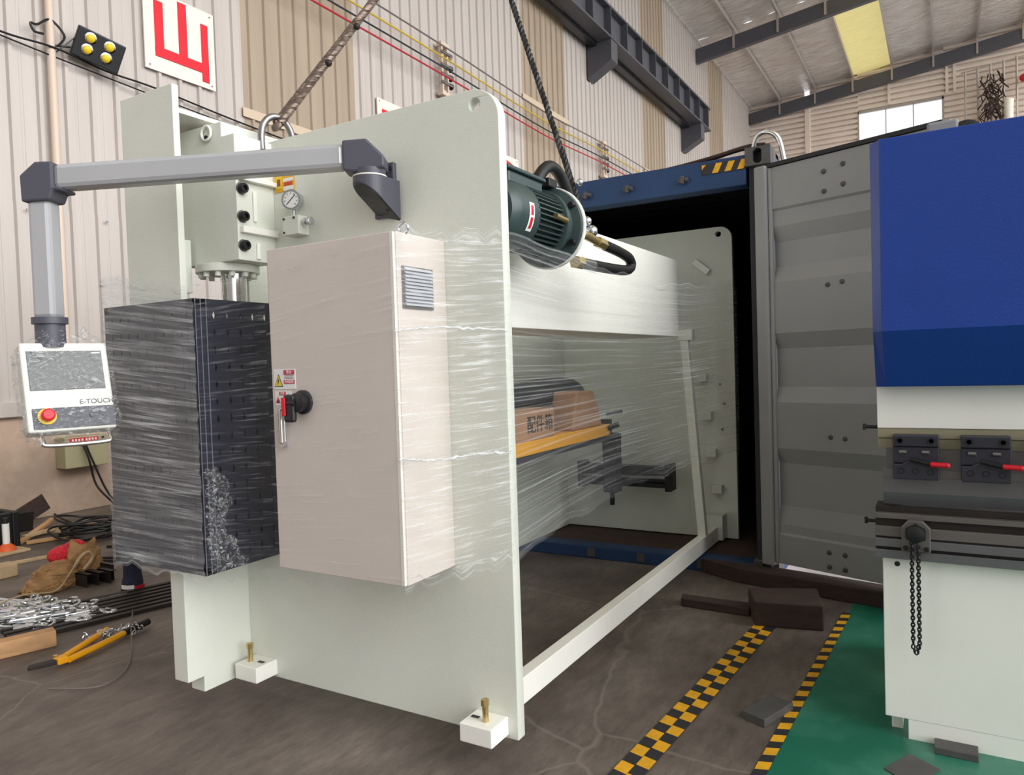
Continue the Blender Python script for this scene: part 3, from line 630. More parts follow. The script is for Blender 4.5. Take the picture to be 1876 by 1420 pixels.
MB().prism([(4.58, 1.03), (5.08, 1.03), (5.02, 1.16), (4.94, 1.295), (4.66, 1.30), (4.62, 1.18)], 'yz', -2.40, -2.21).build('cardboard_wrap', 'card', wp, bevel=.015)
tag(MB().tube(catmull([(-2.52, 3.0, 1.20), (-2.52, 3.9, 1.24), (-2.52, 4.6, 1.29), (-2.52, 5.1, 1.29), (-2.52, 5.26, 1.22), (-2.52, 5.28, 1.08)], 8), .10, 14).build('black_duct', 'black', smooth=True), 'thick black roll lying along the yellow beam', 'roll')
MB().ball((-2.30, 4.48, 1.10), .10, sx=.8, sy=1.6, sz=.7).build('film_bundle', F_bag, wp, smooth=True)
# ================================================================== ELECTRIC MOTOR AND HOSES
mo = thing('electric_motor', 'dark green finned electric motor behind the side plate top', 'motor', (-1.5, 2.7, 2.095))
mc = Vector((-1.50, 0, 2.095)); ax = (0, 1, 0)
MB().lathe((mc.x, 2.40, mc.z), ax, [(.07, 0), (.112, .008), (.130, .04), (.136, .07), (.136, .19), (.130, .195)], 36).build('fan_cover', 'motor', mo, smooth=True)
for i in range(-4, 5):
    for j in range(-4, 5):
        if .05 < math.hypot(i, j) * .022 < .088: MB().cyl((mc.x + i * .022, 2.406, mc.z + j * .022), (mc.x + i * .022, 2.400, mc.z + j * .022), .0065, n=6).build('grille_hole', 'black', mo)
MB().cyl((mc.x, 2.58, mc.z), (mc.x, 2.82, mc.z), .112, n=36).build('stator', 'motor', mo, smooth=True)
for k in range(40):
    a = 2 * math.pi * k / 40
    if 62 < math.degrees(a) < 118: continue
    d_ = Vector((math.cos(a), 0, math.sin(a))); MB().bar(Vector((mc.x, 2.585, mc.z)) + d_ * .123, Vector((mc.x, 2.80, mc.z)) + d_ * .123, .0055, .030, up=tuple(d_)).build('cooling_fin', 'motor', mo)
MB().lathe((mc.x, 2.80, mc.z), ax, [(.13, 0), (.150, .006), (.150, .035), (.138, .045), (.138, .075), (.172, .085), (.174, .105)], 40).build('end_bell', 'motor', mo, smooth=True)
MB().lathe((mc.x, 2.905, mc.z), ax, [(.172, 0), (.179, .002), (.179, .022), (.172, .024)], 40).build('mount_flange', 'white2', mo, smooth=True)
for k in range(6):
    a = R(30 + 60 * k); p = Vector((mc.x + .158 * math.cos(a), 2.888, mc.z + .158 * math.sin(a)))
    MB().cyl(p, p + Vector((0, -.03, 0)), .013, n=6).build('flange_bolt', 'black', mo)
MB().lathe((mc.x, 2.93, mc.z), ax, [(.10, 0), (.10, .03), (.078, .035), (.078, .14), (.05, .15)], 20).build('pump', 'black', mo, smooth=True)
tb = MB().box(-1.62, -1.43, 2.46, 2.74, 2.16, 2.252).build('terminal_box', 'motor', mo, bevel=.01)
MB().box(-1.63, -1.42, 2.445, 2.755, 2.252, 2.268).build('terminal_lid', 'motor', tb, bevel=.005)
MB().cyl((-1.48, 2.735, 2.205), (-1.48, 2.765, 2.225), .026, n=12).build('cable_gland', 'black', tb)
def npatch(a_, b_, y0, y1, rr_, n):
    q = MB()
    for k in range(n):
        a0, a1 = R(a_ + (b_ - a_) * k / n), R(a_ + (b_ - a_) * (k + 1) / n)
        q.add([(mc.x + rr_ * math.cos(a0), y0, mc.z + rr_ * math.sin(a0)), (mc.x + rr_ * math.cos(a1), y0, mc.z + rr_ * math.sin(a1)), (mc.x + rr_ * math.cos(a1), y1, mc.z + rr_ * math.sin(a1)), (mc.x + rr_ * math.cos(a0), y1, mc.z + rr_ * math.sin(a0))], [(0, 1, 2, 3)])
    return q
nm_ = npatch(-35, 12, 2.50, 2.54, .1375, 6).build('name_plate', 'white_plain', mo)
npatch(-30, -12, 2.511, 2.529, .139, 4).build('plate_mark', 'red', nm_); npatch(-8, 7, 2.511, 2.529, .139, 4).build('plate_mark', 'red', nm_)
MB().cyl((-1.355, 2.70, 2.10), (-1.355, 2.80, 2.095), .012, n=10).build('brass_nipple', 'brass', mo, smooth=True)
MB().box(-1.53, -1.45, 2.84, 2.92, 2.26, 2.30).build('pump_valve', 'black', mo, bevel=.006)
tag(MB().tube(catmull([(-1.48, 2.755, 2.22), (-1.475, 2.80, 2.30), (-1.47, 2.88, 2.355), (-1.47, 2.97, 2.345), (-1.465, 3.04, 2.28), (-1.465, 3.08, 2.20), (-1.47, 3.08, 2.12)], 8), .026, 12).build('arched_hose', 'black', smooth=True), 'thick black hose arching up from the motor terminal box', 'hose')
h = thing('hydraulic_hose', 'black hydraulic hose with brass elbow looping out of the pump', 'hose', (-1.42, 3.3, 2.0))
MB().tube(catmull([(-1.46, 3.07, 2.08), (-1.42, 3.13, 2.085), (-1.415, 3.22, 2.08), (-1.41, 3.30, 2.068)], 6), .020, 12).build('elbow', 'brass', h, smooth=True)
MB().cyl((-1.41, 3.29, 2.07), (-1.405, 3.36, 2.062), .027, n=6).build('hex_nut', 'brass', h)
MB().tube(catmull([(-1.405, 3.36, 2.062), (-1.40, 3.52, 2.05), (-1.395, 3.65, 2.03), (-1.395, 3.685, 1.995), (-1.395, 3.62, 1.965), (-1.40, 3.45, 1.955), (-1.405, 3.22, 1.95)], 10), .026, 12).build('rubber_hose', 'black', h, smooth=True)
MB().cyl((-1.405, 3.24, 1.95), (-1.41, 3.10, 1.95), .026, n=12).build('crimp_sleeve', 'zinc', h, smooth=True)
MB().cyl((-1.41, 3.10, 1.95), (-1.415, 3.05, 1.95), .031, n=6).build('hex_nut', 'brass', h)
h.location.y -= .05

# ================================================================== SLINGS
HK = Vector((-2.28, 3.6, 4.27))
def rope(p0, p1, rad, pitch, strands, m_r, name, m, parent=None, ph=0.0, sm=True):
    p0, p1 = Vector(p0), Vector(p1); d = (p1 - p0); Ln = d.length; d.normalize(); a = d.orthogonal().normalized(); b = d.cross(a); mb = MB(); n = int(Ln / pitch * 10)
    for s_ in range(strands):
        pts = []
        for i in range(n + 1):
            t = 2 * math.pi * (i / 10.0) + 2 * math.pi * s_ / strands + ph
            pts.append(p0 + d * Ln * i / n + (a * math.cos(t) + b * math.sin(t)) * rad)
        mb.tube(pts, m_r, 5)
    return mb.build(name, m, parent, smooth=sm)
sg = thing('wire_rope_sling', 'twisted steel wire rope sling running up from the shackle', 'sling', (-2.53, 2.345, 2.6))
pA = Vector((-2.535, 2.345, 2.60)); dA = (HK - pA).normalized(); sA = dA.cross(Vector((0, .5, -1))).normalized()
rope(pA + sA * .014, pA + dA * .75 + sA * .004, .0135, .085, 6, .0085, 'rope_leg', 'rope', sg)
rope(pA - sA * .016, pA + dA * .72 - sA * .008, .011, .075, 6, .007, 'rope_leg', 'rope', sg, 1.0)
rope(pA + dA * .72, HK, .0125, .085, 6, .008, 'rope_top', 'rope', sg, .5)
lp = [pA + sA * .010, pA - dA * .02 + sA * .008, pA - dA * .03, pA - dA * .02 - sA * .008, pA - sA * .012]
MB().tube(catmull(lp, 4), .015, 8).build('rope_eye', 'rope', sg, smooth=True)
for t_ in (.42, .70):
    p = pA + dA * t_ ; MB().ball(p - sA * .028, .017).cyl(p - sA * .02, p + sA * .03, .012, n=8).build('rope_clip', 'iron', sg, smooth=True)
sh = thing('bow_shackle', 'grey steel bow shackle pinned through the top of the side plate', 'shackle', (-2.56, 2.347, 2.5))
bow = [(-2.56, 2.272, 2.455), (-2.562, 2.27, 2.53), (-2.558, 2.28, 2.585), (-2.55, 2.31, 2.622), (-2.54, 2.347, 2.632), (-2.535, 2.385, 2.618), (-2.53, 2.412, 2.58), (-2.53, 2.422, 2.53), (-2.53, 2.42, 2.46)]
MB().tube(catmull(bow, 6), .015, 12).build('bow', 'steel', sh, smooth=True)
MB().cyl((-2.56, 2.25, 2.455), (-2.53, 2.44, 2.455), .013, n=12).build('pin', 'steel', sh, smooth=True)
MB().ball((-2.56, 2.272, 2.455), .026).ball((-2.53, 2.42, 2.455), .026).build('lug_eye', 'steel', sh, smooth=True)
MB().tube(catmull([(-2.565, 2.25, 2.46), (-2.60, 2.235, 2.50), (-2.635, 2.23, 2.49), (-2.625, 2.23, 2.455), (-2.60, 2.235, 2.43), (-2.565, 2.25, 2.44)], 5, True), .007, 8, closed=True).build('wing_head', 'steel', sh, smooth=True)
s2 = thing('black_sling', 'thin black wire sling rising from behind the motor', 'sling', (-1.5, 3.3, 2.19))
rope((-1.50, 3.36, 2.12), HK, .008, .09, 3, .009, 'rope', 'black', s2)
rope((-1.51, 3.36, 2.12), Vector((-1.50, 3.36, 2.12)).lerp(HK, .22) + Vector((.0, .02, .0)), .006, .09, 3, .008, 'rope_tail', 'black', s2, .6)
MB().ball((-1.50, 3.33, 2.19), .024).ball((-1.56, 3.39, 2.40), .018).ball((-1.48, 3.34, 2.14), .03).build('clip', 'zinc', s2, smooth=True)
# lifting hook above the frame that both slings run to
hk = thing('crane_hook', 'crane hook above the picture holding both slings', 'hook', tuple(HK))
MB().tube(catmull([HK + Vector((0, 0, .30)), HK + Vector((0, 0, .16)), HK + Vector((.07, 0, .08)), HK + Vector((.09, 0, 0)), HK + Vector((.04, 0, -.06)), HK + Vector((-.04, 0, -.06)), HK + Vector((-.09, 0, .0)), HK + Vector((-.09, 0, .05))], 6), .03, 12).build('hook_body', 'hazy', hk, smooth=True)
MB().cyl(HK + Vector((0, 0, .3)), HK + Vector((0, 0, 9.5)), .015, n=8).build('hoist_rope', 'rope', hk)

# ================================================================== GUARD, CABINET
gb = thing('side_guard', 'dark navy perforated side guard box wrapped in film beside the pendant', 'guard', (-2.9, 1.92, .68))
GX0, GX1, GY0, GY1, GZ0, GZ1 = -3.22, -2.60, 1.925, 2.315, .68, 1.81
def perf(o, u, un, vn, du, dv, t, hw, hh):
    """sheet of un x vn cells, each with a real diamond opening"""
    o, u = Vector(o), Vector(u); V = []; Fc = []; n = u.cross(Vector(Z3)) * t
    for i in range(un):
        for j in range(vn):
            c = o + u * (du * (i + .5)) + Vector((0, 0, dv * (j + .5))); k = len(V)
            V += [c - u * du / 2 - Vector((0, 0, dv / 2)), c + u * du / 2 - Vector((0, 0, dv / 2)), c + u * du / 2 + Vector((0, 0, dv / 2)), c - u * du / 2 + Vector((0, 0, dv / 2)),
                  c - Vector((0, 0, hh)), c + u * hw, c + Vector((0, 0, hh)), c - u * hw]
            Fc += [(k, k + 1, k + 4), (k + 1, k + 2, k + 5), (k + 2, k + 3, k + 6), (k + 3, k, k + 7), (k, k + 4, k + 7), (k + 1, k + 5, k + 4), (k + 2, k + 6, k + 5), (k + 3, k + 7, k + 6)]
    return MB().add(V, Fc)
def perf_obj(mb, name):
    o = mb.build(name, 'navy', gb); s_ = o.modifiers.new('thick', 'SOLIDIFY'); s_.thickness = .0025; return o
perf_obj(perf((GX0 + .03, GY0, GZ0 + .03), (1, 0, 0), 9, 15, (GX1 - GX0 - .08) / 9, (GZ1 - GZ0 - .06) / 15, .002, .0055, .018), 'front_sheet')
perf_obj(perf((GX1, GY0 + .055, GZ0 + .03), (0, 1, 0), 5, 15, (GY1 - GY0 - .06) / 5, (GZ1 - GZ0 - .06) / 15, .002, .0065, .019), 'side_sheet')
MB().box(GX0, GX0 + .03, GY0, GY0 + .02, GZ0, GZ1).build('edge_fold', 'navy', gb); MB().box(GX1 - .05, GX1, GY0, GY0 + .004, GZ0, GZ1).build('edge_fold', 'navy', gb)
MB().box(GX1 - .004, GX1, GY0, GY0 + .055, GZ0, GZ1).build('edge_fold', 'navy', gb)
for z0, z1 in ((GZ0, GZ0 + .03), (GZ1 - .03, GZ1)):
    MB().box(GX0, GX1, GY0, GY0 + .02, z0, z1).build('edge_fold', 'navy', gb); MB().box(GX1 - .02, GX1, GY0, GY1, z0, z1).build('edge_fold', 'navy', gb)
for y in (GY0 + .001, GY0 + .026, GY0 + .052): MB().box(GX1, GX1 + .002, y, y + .003, GZ0, GZ1).build('corner_line', 'navyedge', gb)
MB().box(GX0 + .0, GX0 + .004, GY0 + .02, GY1, GZ0, GZ1).build('far_sheet', 'navy', gb)

MB().box(GX1 - .03, GX1 - .026, GY0 + .03, GY1, GZ0 + .01, GZ1 - .115).build('dimming_sheet', 'navy', gb)  # added dark sheet, dims what shows through the lower openings
ec = thing('electrical_cabinet', 'pale grey electrical cabinet with louvred side and rotary switch', 'cabinet', (-1.95, 2.01, .73))
CX0, CX1, CY0, CY1, CZ0, CZ1 = -2.265, -1.641, 2.009, 2.322, .73, 1.98
MB().box(CX0 + .004, CX1 - .002, CY0 + .022, CY1, CZ0, CZ1).build('body', 'cab', ec, bevel=.003)
cd = MB().box(CX0, CX1, CY0, CY0 + .018, CZ0 + .004, CZ1 - .004).build('door', 'cab', ec, bevel=.003)
MB().box(CX1 - .012, CX1 + .001, CY0 - .001, CY0 + .010, CZ0 + .006, CZ1 - .006).build('door_edge', 'cabedge', cd)
MB().tube([(-1.655 + .02 * math.cos(a), 2.09, CZ1 + .018 + .02 * math.sin(a)) for a in [i * .5236 for i in range(12)]], .006, 8, closed=True).build('lifting_eye', 'zinc', ec, smooth=True)
# louvre vent on the +X side
lv = MB().box(CX1 - .002, CX1 + .004, 2.055, 2.232, 1.712, 1.862).build('louvre_frame', 'steel', ec)
for k in range(11):
    z = 1.722 + k * .0125
    MB().prism([(CX1 + .004, z), (CX1 + .013, z), (CX1 + .004, z + .011)], 'xz', 2.064, 2.224).build('louvre_slat', mat('louvre_grey', S(190, 192, 200), .4), lv)
# labels and handle on the door
def lab(x0, x1, z0, z1):
    return MB().box(x0, x1, CY0 - .0015, CY0, z0, z1).build('label', 'white_plain', cd)
M['lr'] = mat('label_red', S(205, 30, 70), .5); M['lb'] = mat('label_blue', S(40, 120, 190), .5)
l1 = lab(-2.252, -2.135, 1.435, 1.512)
yq = CY0 - .0025
MB().prism([(-2.249, 1.444), (-2.202, 1.444), (-2.2255, 1.494)], 'xz', yq, yq + .001).build('triangle', 'dark', l1)
MB().prism([(-2.244, 1.448), (-2.207, 1.448), (-2.2255, 1.487)], 'xz', yq - .001, yq).build('triangle_fill', 'yellow', l1)
MB().prism([(-2.223, 1.478), (-2.231, 1.466), (-2.226, 1.466), (-2.229, 1.452), (-2.219, 1.469), (-2.224, 1.469)], 'xz', yq - .002, yq - .001).build('bolt_sign', 'dark', l1)
MB().box(-2.197, -2.14, yq, yq + .001, 1.490, 1.508).build('red_bar', 'lr', l1); MB().box(-2.197, -2.14, yq, yq + .001, 1.455, 1.470).build('red_bar', 'lr', l1)
text('警告', .014, 'white_plain', (-2.168, yq - .0005, 1.499), (1, 0, 0), Z3, l1); text('有电危险', .012, 'white_plain', (-2.168, yq - .0005, 1.4625), (1, 0, 0), Z3, l1)
for k in range(3): MB().box(-2.192, -2.146, yq, yq + .001, 1.4750 + k * .005, 1.4765 + k * .005).build('small_print', 'dark', l1)
l2 = lab(-2.248, -2.16, 1.372, 1.427)
MB().prism([(-2.245, 1.381), (-2.220, 1.381), (-2.2325, 1.408)], 'xz', yq, yq + .001).build('triangle', 'red', l2); MB().prism([(-2.238, 1.383), (-2.227, 1.383), (-2.2325, 1.395)], 'xz', yq - .001, yq).build('triangle_fill', 'dark', l2)
MB().box(-2.225, -2.19, yq, yq + .001, 1.411, 1.425).build('red_bar', 'lr', l2); MB().cyl((-2.175, yq, 1.400), (-2.175, yq + .001, 1.400), .015, n=20).build('blue_disc', 'lb', l2)
for k in range(4): MB().box(-2.215, -2.192, yq, yq + .001, 1.378 + k * .006, 1.380 + k * .006).build('small_print', 'dark', l2)
text('注意', .011, 'white_plain', (-2.2075, yq - .0005, 1.418), (1, 0, 0), Z3, l2)
hd = MB().box(-2.226, -2.196, CY0 - .012, CY0, 1.22, 1.365).build('handle', 'zinc', cd, bevel=.008)
MB().box(-2.206, -2.190, CY0 - .032, CY0 - .012, 1.225, 1.36).build('handle_lever', 'chrome', hd, bevel=.006); MB().cyl((-2.205, CY0 - .02, 1.222), (-2.205, CY0, 1.222), .014, n=12).build('handle_lock', 'zinc', hd)
MB().lathe((-2.095, CY0, 1.385), (0, -1, 0), [(.046, 0), (.046, .012), (.036, .016), (.036, .042), (.030, .046)], 24).build('rotary_switch', 'dark', cd, smooth=True)
rs = MB().box(-2.152, -2.100, CY0 - .055, CY0 - .03, 1.31, 1.415).build('switch_handle', 'dark', cd, bevel=.01)
MB().box(-2.153, -2.134, CY0 - .062, CY0 - .055, 1.335, 1.405).build('red_inlay', 'red', rs, bevel=.003)
MB().cyl((-2.095, CY0 - .045, 1.385), (-2.13, CY0 - .045, 1.385), .014, n=10).build('switch_hub', 'dark', rs)

# ================================================================== CONTROL ARM AND PENDANT
ca = thing('control_pendant', 'grey swing arm with touch-screen control pendant wrapped in clear plastic', 'control panel', (-2.9, 1.6, 1.2))
AD = Vector((-.862, -.505, 0)); SD = Vector((.505, -.862, 0))
J = Vector((-1.895, 2.20, 2.2))
# wall mount
MB().box(-1.965, -1.86, 2.300, 2.322, 2.10, 2.315).build('mount_plate', 'joint', ca, bevel=.006)
for z in (2.29, 2.13): MB().cyl((-1.875, 2.301, z), (-1.875, 2.292, z), .009, n=8).build('mount_bolt', 'dark', ca)
def scoop(r, dz, z_top):
    out = [(J.x - r, 2.302), (J.x - r, J.y)] + [(J.x + r * math.cos(R(t)), J.y + r * math.sin(R(t))) for t in range(190, 360, 10)] + [(J.x + r, J.y), (J.x + r, 2.302)]
    zb = lambda x, y: 2.100 + dz + max(0, 2.285 - y) * .72 - (x - J.x) * .30
    n = len(out); V = [(x, y, zb(x, y)) for x, y in out] + [(x, y, (z_top if z_top else zb(x, y) + .004)) for x, y in out]
    return MB().add(V, [tuple(range(n - 1, -1, -1)), tuple(range(n, 2 * n))] + [(i, (i + 1) % n, n + (i + 1) % n, n + i) for i in range(n)])
scoop(.065, 0, 2.235).build('swivel_base', 'joint', ca, bevel=.003)
scoop(.058, -.003, None).build('scoop_face', 'dark', ca)
MB().cyl((-1.875, 2.26, 2.098), (-1.875, 2.26, 2.104), .008, n=10).build('scoop_screw', 'black', ca)
MB().cyl((J.x, J.y, 2.235), (J.x, J.y, 2.240), .0655, n=32).build('swivel_ring', 'cabedge', ca, smooth=True)
MB().cyl((J.x, J.y, 2.240), (J.x, J.y, 2.265), .062, n=32).build('swivel_collar', 'joint', ca, smooth=True)
# elbow head: prism in the plane of the arm
def arm_prism(poly, half):
    V = []
    for s_ in (-half, half):
        for (a, z) in poly: V.append(Vector((J.x, J.y, 0)) + AD * a + SD * s_ + Vector((0, 0, z)))
    n = len(poly); return MB().add(V, [tuple(range(n)), tuple(range(2 * n - 1, n - 1, -1))] + [(i, (i + 1) % n, n + (i + 1) % n, n + i) for i in range(n)])
arm_prism([(-.066, 2.262), (-.066, 2.305), (.0, 2.372), (.092, 2.368), (.092, 2.255), (.05, 2.248), (-.02, 2.255)], .052).build('elbow_head', 'joint', ca, bevel=.008)
arm_prism([(.088, 2.268), (.088, 2.362), (1.195, 2.318), (1.195, 2.224)], .040).build('arm_tube', 'alu', ca, bevel=.018)
arm_prism([(1.19, 2.325), (1.255, 2.325), (1.315, 2.275), (1.312, 2.175), (1.205, 2.18), (1.19, 2.215), (1.16, 2.215), (1.16, 2.23), (1.19, 2.23)], .052).build('elbow_end', 'joint', ca, bevel=.008)
K = Vector((J.x, J.y, 0)) + AD * 1.258
MB().prism([(-.05, -.035), (.05, -.035), (.05, .035), (-.05, .035)], 'xy', 1.735, 2.185)
tv = MB(); 
for z in (1.735, 2.185):
    for (a, s_) in ((-.042, -.04), (.042, -.04), (.042, .04), (-.042, .04)): tv.v.append(tuple(K + AD * a + SD * s_ + Vector((0, 0, z))))
tv.f = [(0, 3, 2, 1), (4, 5, 6, 7), (0, 1, 5, 4), (1, 2, 6, 5), (2, 3, 7, 6), (3, 0, 4, 7)]
tv.build('drop_tube', 'alu', ca, bevel=.016)
MB().cyl(K + Vector((0, 0, 1.715)), K + Vector((0, 0, 1.74)), .062, n=28).build('tilt_collar', 'joint', ca, smooth=True)
MB().cyl(K + Vector((0, 0, 1.625)), K + Vector((0, 0, 1.715)), .052, n=28).build('tilt_joint', 'joint', ca, smooth=True)
# pendant box: local frame h (width), u (height), n (towards the viewer)
nh = Vector((.96, -.28, 0)).normalized(); hh_ = Vector((-nh.y, nh.x, 0)); tl = R(17)
un_ = (Vector((0, 0, 1)) * math.cos(tl) - nh * math.sin(tl)).normalized(); nn_ = (nh * math.cos(tl) + Vector((0, 0, 1)) * math.sin(tl)).normalized()
PC = K + Vector((0, 0, 1.475)) + nh * .085 + hh_ * .035
def pb_(name, m, u0, u1, v0, v1, d0, d1, bevel=0.0, parent=None):
    c = PC + hh_ * (u0 + u1) / 2 + un_ * (v0 + v1) / 2 + nn_ * (d0 + d1) / 2
    return MB().obox(c, hh_, un_, nn_, (u1 - u0) / 2, (v1 - v0) / 2, (d1 - d0) / 2).build(name, m, parent or ca, bevel=bevel)
M['pcase'] = mat('pendant_paint', S(222, 222, 216), .4)
pn = pb_('pendant_case', 'pcase', -.148, .148, -.175, .175, -.075, 0, .008)
pb_('touch_screen', 'screen', -.128, .125, -.015, .140, 0, .003, .001, pn)
pb_('screen_badge', 'white_plain', .09, .12, .128, .133, .003, .004, 0, pn)
pb_('key_panel', 'panel_dark', -.130, .146, -.165, -.085, 0, .004, .001, pn)
text('E-TOUCH', .026, 'joint', PC + hh_ * .088 + un_ * -.066 + nn_ * .0015, hh_, un_, pn, 'lettering', 1.05)
ec_ = PC + hh_ * -.085 + un_ * -.118 + nn_ * .004
MB().cyl(ec_, ec_ + nn_ * .006, .031, n=28).build('stop_ring', 'yellow', pn, smooth=True)
MB().lathe(ec_ + nn_ * .006, nn_, [(.015, 0), (.015, .012), (.023, .015), (.023, .026), (.017, .031)], 24).build('stop_button', 'red', pn, smooth=True)
for k in range(3):
    q = PC + hh_ * (.02 + .045 * k) + un_ * -.12 + nn_ * .004; MB().cyl(q, q + nn_ * .005, .009, n=12).build('key_button', 'joint', pn)
hp = [PC + hh_ * -.105 + un_ * -.175 + nn_ * -.02, PC + hh_ * -.105 + un_ * -.21 + nn_ * -.005, PC + hh_ * -.085 + un_ * -.228, PC + hh_ * .10 + un_ * -.228, PC + hh_ * .12 + un_ * -.21 + nn_ * -.005, PC + hh_ * .12 + un_ * -.175 + nn_ * -.02]
MB().tube(catmull(hp, 5), .0085, 10).build('handle', 'chrome', ca, smooth=True)
# clear plastic bag over the pendant
def uvgrid(name, fn, nu, nv, m, parent):
    V = []; Fc = []; UV = []
    for i in range(nu + 1):
        for j in range(nv + 1): V.append(fn(i / nu, j / nv)); UV.append((i / nu, j / nv))
    for i in range(nu):
        for j in range(nv): k = i * (nv + 1) + j; Fc.append((k, k + nv + 1, k + nv + 2, k + 1))
    me = bpy.data.meshes.new(name); me.from_pydata([tuple(v) for v in V], [], Fc)
    uv = me.uv_layers.new(name='UVMap'); li = 0
    for p in me.polygons:
        for vi in p.vertices: uv.data[li].uv = UV[vi]; li += 1
    me.polygons.foreach_set('use_smooth', [True] * len(me.polygons)); me.materials.append(m)
    return link(name, me, parent)
rb = random.Random(11)
NU, NV = 40, 30
jit = [[rb.gauss(0, 1) for _ in range(NV + 1)] for _ in range(NU + 1)]
def bagfn(u, v):
    a = 2 * math.pi * u; i, j = int(round(u * NU)) % NU, int(round(v * NV))
    ca_, sa_ = math.cos(a), math.sin(a)
    sq = 1 / max(abs(ca_), abs(sa_)) ; sq = min(sq, 1.30)
    vv = -.205 + .44 * v
    k = 1.0 if v < .82 else 1 - .58 * ((v - .82) / .18) ** .8
    if v < .08: k *= .9
    px = .162 * ca_ * sq * k; pz = (.060 * sa_ * sq - .036) * (k if k > .75 else .9)
    return PC + hh_ * (px + .004 * jit[i][j]) + un_ * (vv + .003 * jit[i][j]) + nn_ * (pz + .004 * jit[i][(j * 7) % NV])
bagt = uvgrid('plastic_bag', bagfn, NU, NV, F_bag, None)
tag(bagt, 'crumpled clear plastic bag around the touch-screen pendant', 'bag')

# ================================================================== STRETCH FILM
fm = thing('stretch_film', 'clear stretch film wrapped around guard, cabinet and machine frame', 'film', (-2.0, 2.0, .7))
def film(name, P, m, nu=24, nv=120, amp=.004, seed=1, bulge=None):
    """P: list of (x, y, z_bottom, z_top) around the wrap"""
    rf = random.Random(seed); ph = [(rf.uniform(20, 160), rf.uniform(0, 6.3), rf.uniform(.5, 4), rf.uniform(0, 6)) for _ in range(9)]
    seg = [0]
    for a, b in zip(P[:-1], P[1:]): seg.append(seg[-1] + math.hypot(b[0] - a[0], b[1] - a[1]))
    T = seg[-1]
    def fn(u, v):
        d = u * T; k = 0
        while k < len(P) - 2 and d > seg[k + 1]: k += 1
        t = (d - seg[k]) / max(1e-6, seg[k + 1] - seg[k]); a, b = P[k], P[k + 1]
        x, y, z0, z1 = [a[i] + (b[i] - a[i]) * t for i in range(4)]
        nx, ny = (b[1] - a[1]), -(b[0] - a[0]); l_ = math.hypot(nx, ny) or 1; nx /= l_; ny /= l_
        w_ = sum(math.sin(f_ * v + p_ + q_ * math.sin(u * 3 + r_)) for f_, p_, q_, r_ in ph) / 3 * amp
        edge = .012 * math.sin(u * 23 + seed) + .008 * math.sin(u * 61)
        z = z0 + (z1 - z0) * v + (edge if v > .97 or v < .03 else 0)
        bx_ = bulge(u, v) if bulge else 0
        return Vector((x + nx * (w_ + bx_), y + ny * (w_ + bx_), z))
    return uvgrid(name, fn, nu, nv, m, fm)
film('film_panel', [(-3.235, 2.33, .66, 1.93), (-3.232, 1.914, .665, 1.955), (-2.592, 1.912, .665, 1.86)], F_guard, 30, 120, .003, 2)
film('film_panel', [(-2.590, 1.914, .665, 1.90), (-2.275, 1.998, .69, 1.92)], F_gside, 16, 120, .003, 3)
film('film_panel', [(-2.275, 1.998, .69, 1.90), (-1.95, 1.998, .70, 1.955), (-1.634, 1.998, .715, 1.985)], F_cab, 24, 120, .002, 4)
film('film_panel', [(-1.632, 1.999, .715, 1.985), (-1.374, 2.316, .77, 1.99)], F_side, 16, 140, .004, 5)
film('film_panel', [(-1.372, 2.32, .77, 1.99), (-1.370, 2.75, .83, 1.94), (-1.370, 3.2, .86, 1.93), (-1.372, 3.8, .86, 1.93), (-1.374, 4.6, .84, 1.96), (-1.378, 5.80, .765, 2.10)], F_back, 48, 140, .006, 6,
     bulge=lambda u, v: .065 * max(0, 1 - abs(u - .18) / .16) * max(0, (v - .8) / .2))
film('film_panel', [(-1.376, 5.80, .765, 2.10), (-1.9, 5.803, .8, 2.1)], F_side, 10, 100, .003, 7)

# ================================================================== BLUE AND WHITE PRESS (right)
bp = thing('blue_press', 'blue and white press brake with black tool clamps on green floor', 'press brake', (.9, 3.18, 0))
XE = 1.9
MB().box(-.217, XE, 3.18, 3.26, .08, .712).build('base_plate', 'white2', bp, bevel=.003)
MB().box(-.138, XE, 3.182, 3.25, .0, .08).build('base_foot', 'white2', bp, bevel=.002)
MB().cyl((-.167, 3.182, .684), (-.167, 3.1795, .684), .010, n=16).build('base_hole', 'dark', bp)
MB().box(-.228, XE, 3.18, 3.24, 1.21, 1.60).build('ram_plate', 'white2', bp, bevel=.002)
MB().box(-.228, XE, 3.185, 3.235, 1.172, 1.209).build('tool_strip', 'khaki', bp); MB().box(-.228, XE, 3.19, 3.235, 1.133, 1.169).build('tool_strip', 'khaki', bp)
MB().box(-.20, XE, 3.20, 3.225, 1.05, 1.133).build('clamp_seat', 'punch', bp)
MB().box(-.212, XE, 3.195, 3.225, 1.02, 1.05).build('punch_lip', 'steel', bp)
MB().prism([(3.19, 1.02), (3.225, 1.02), (3.225, .93), (3.214, .912), (3.205, .912), (3.19, .96)], 'yz', -.212, XE).build('punch', 'punch', bp)
# die rail, stepped bars
for (z0, z1, y0, m_) in ((.888, .908, 3.16, 'iron'), (.868, .888, 3.13, 'dstone'), (.838, .867, 3.145, 'iron'), (.800, .838, 3.128, 'dstone'), (.793, .800, 3.135, 'iron'), (.762, .793, 3.12, 'punch'), (.748, .762, 3.14, 'iron'), (.715, .748, 3.13, 'punch')):
    MB().box(-.238, XE, y0, 3.28, z0, z1).build('die_rail', m_, bp, bevel=.0015)
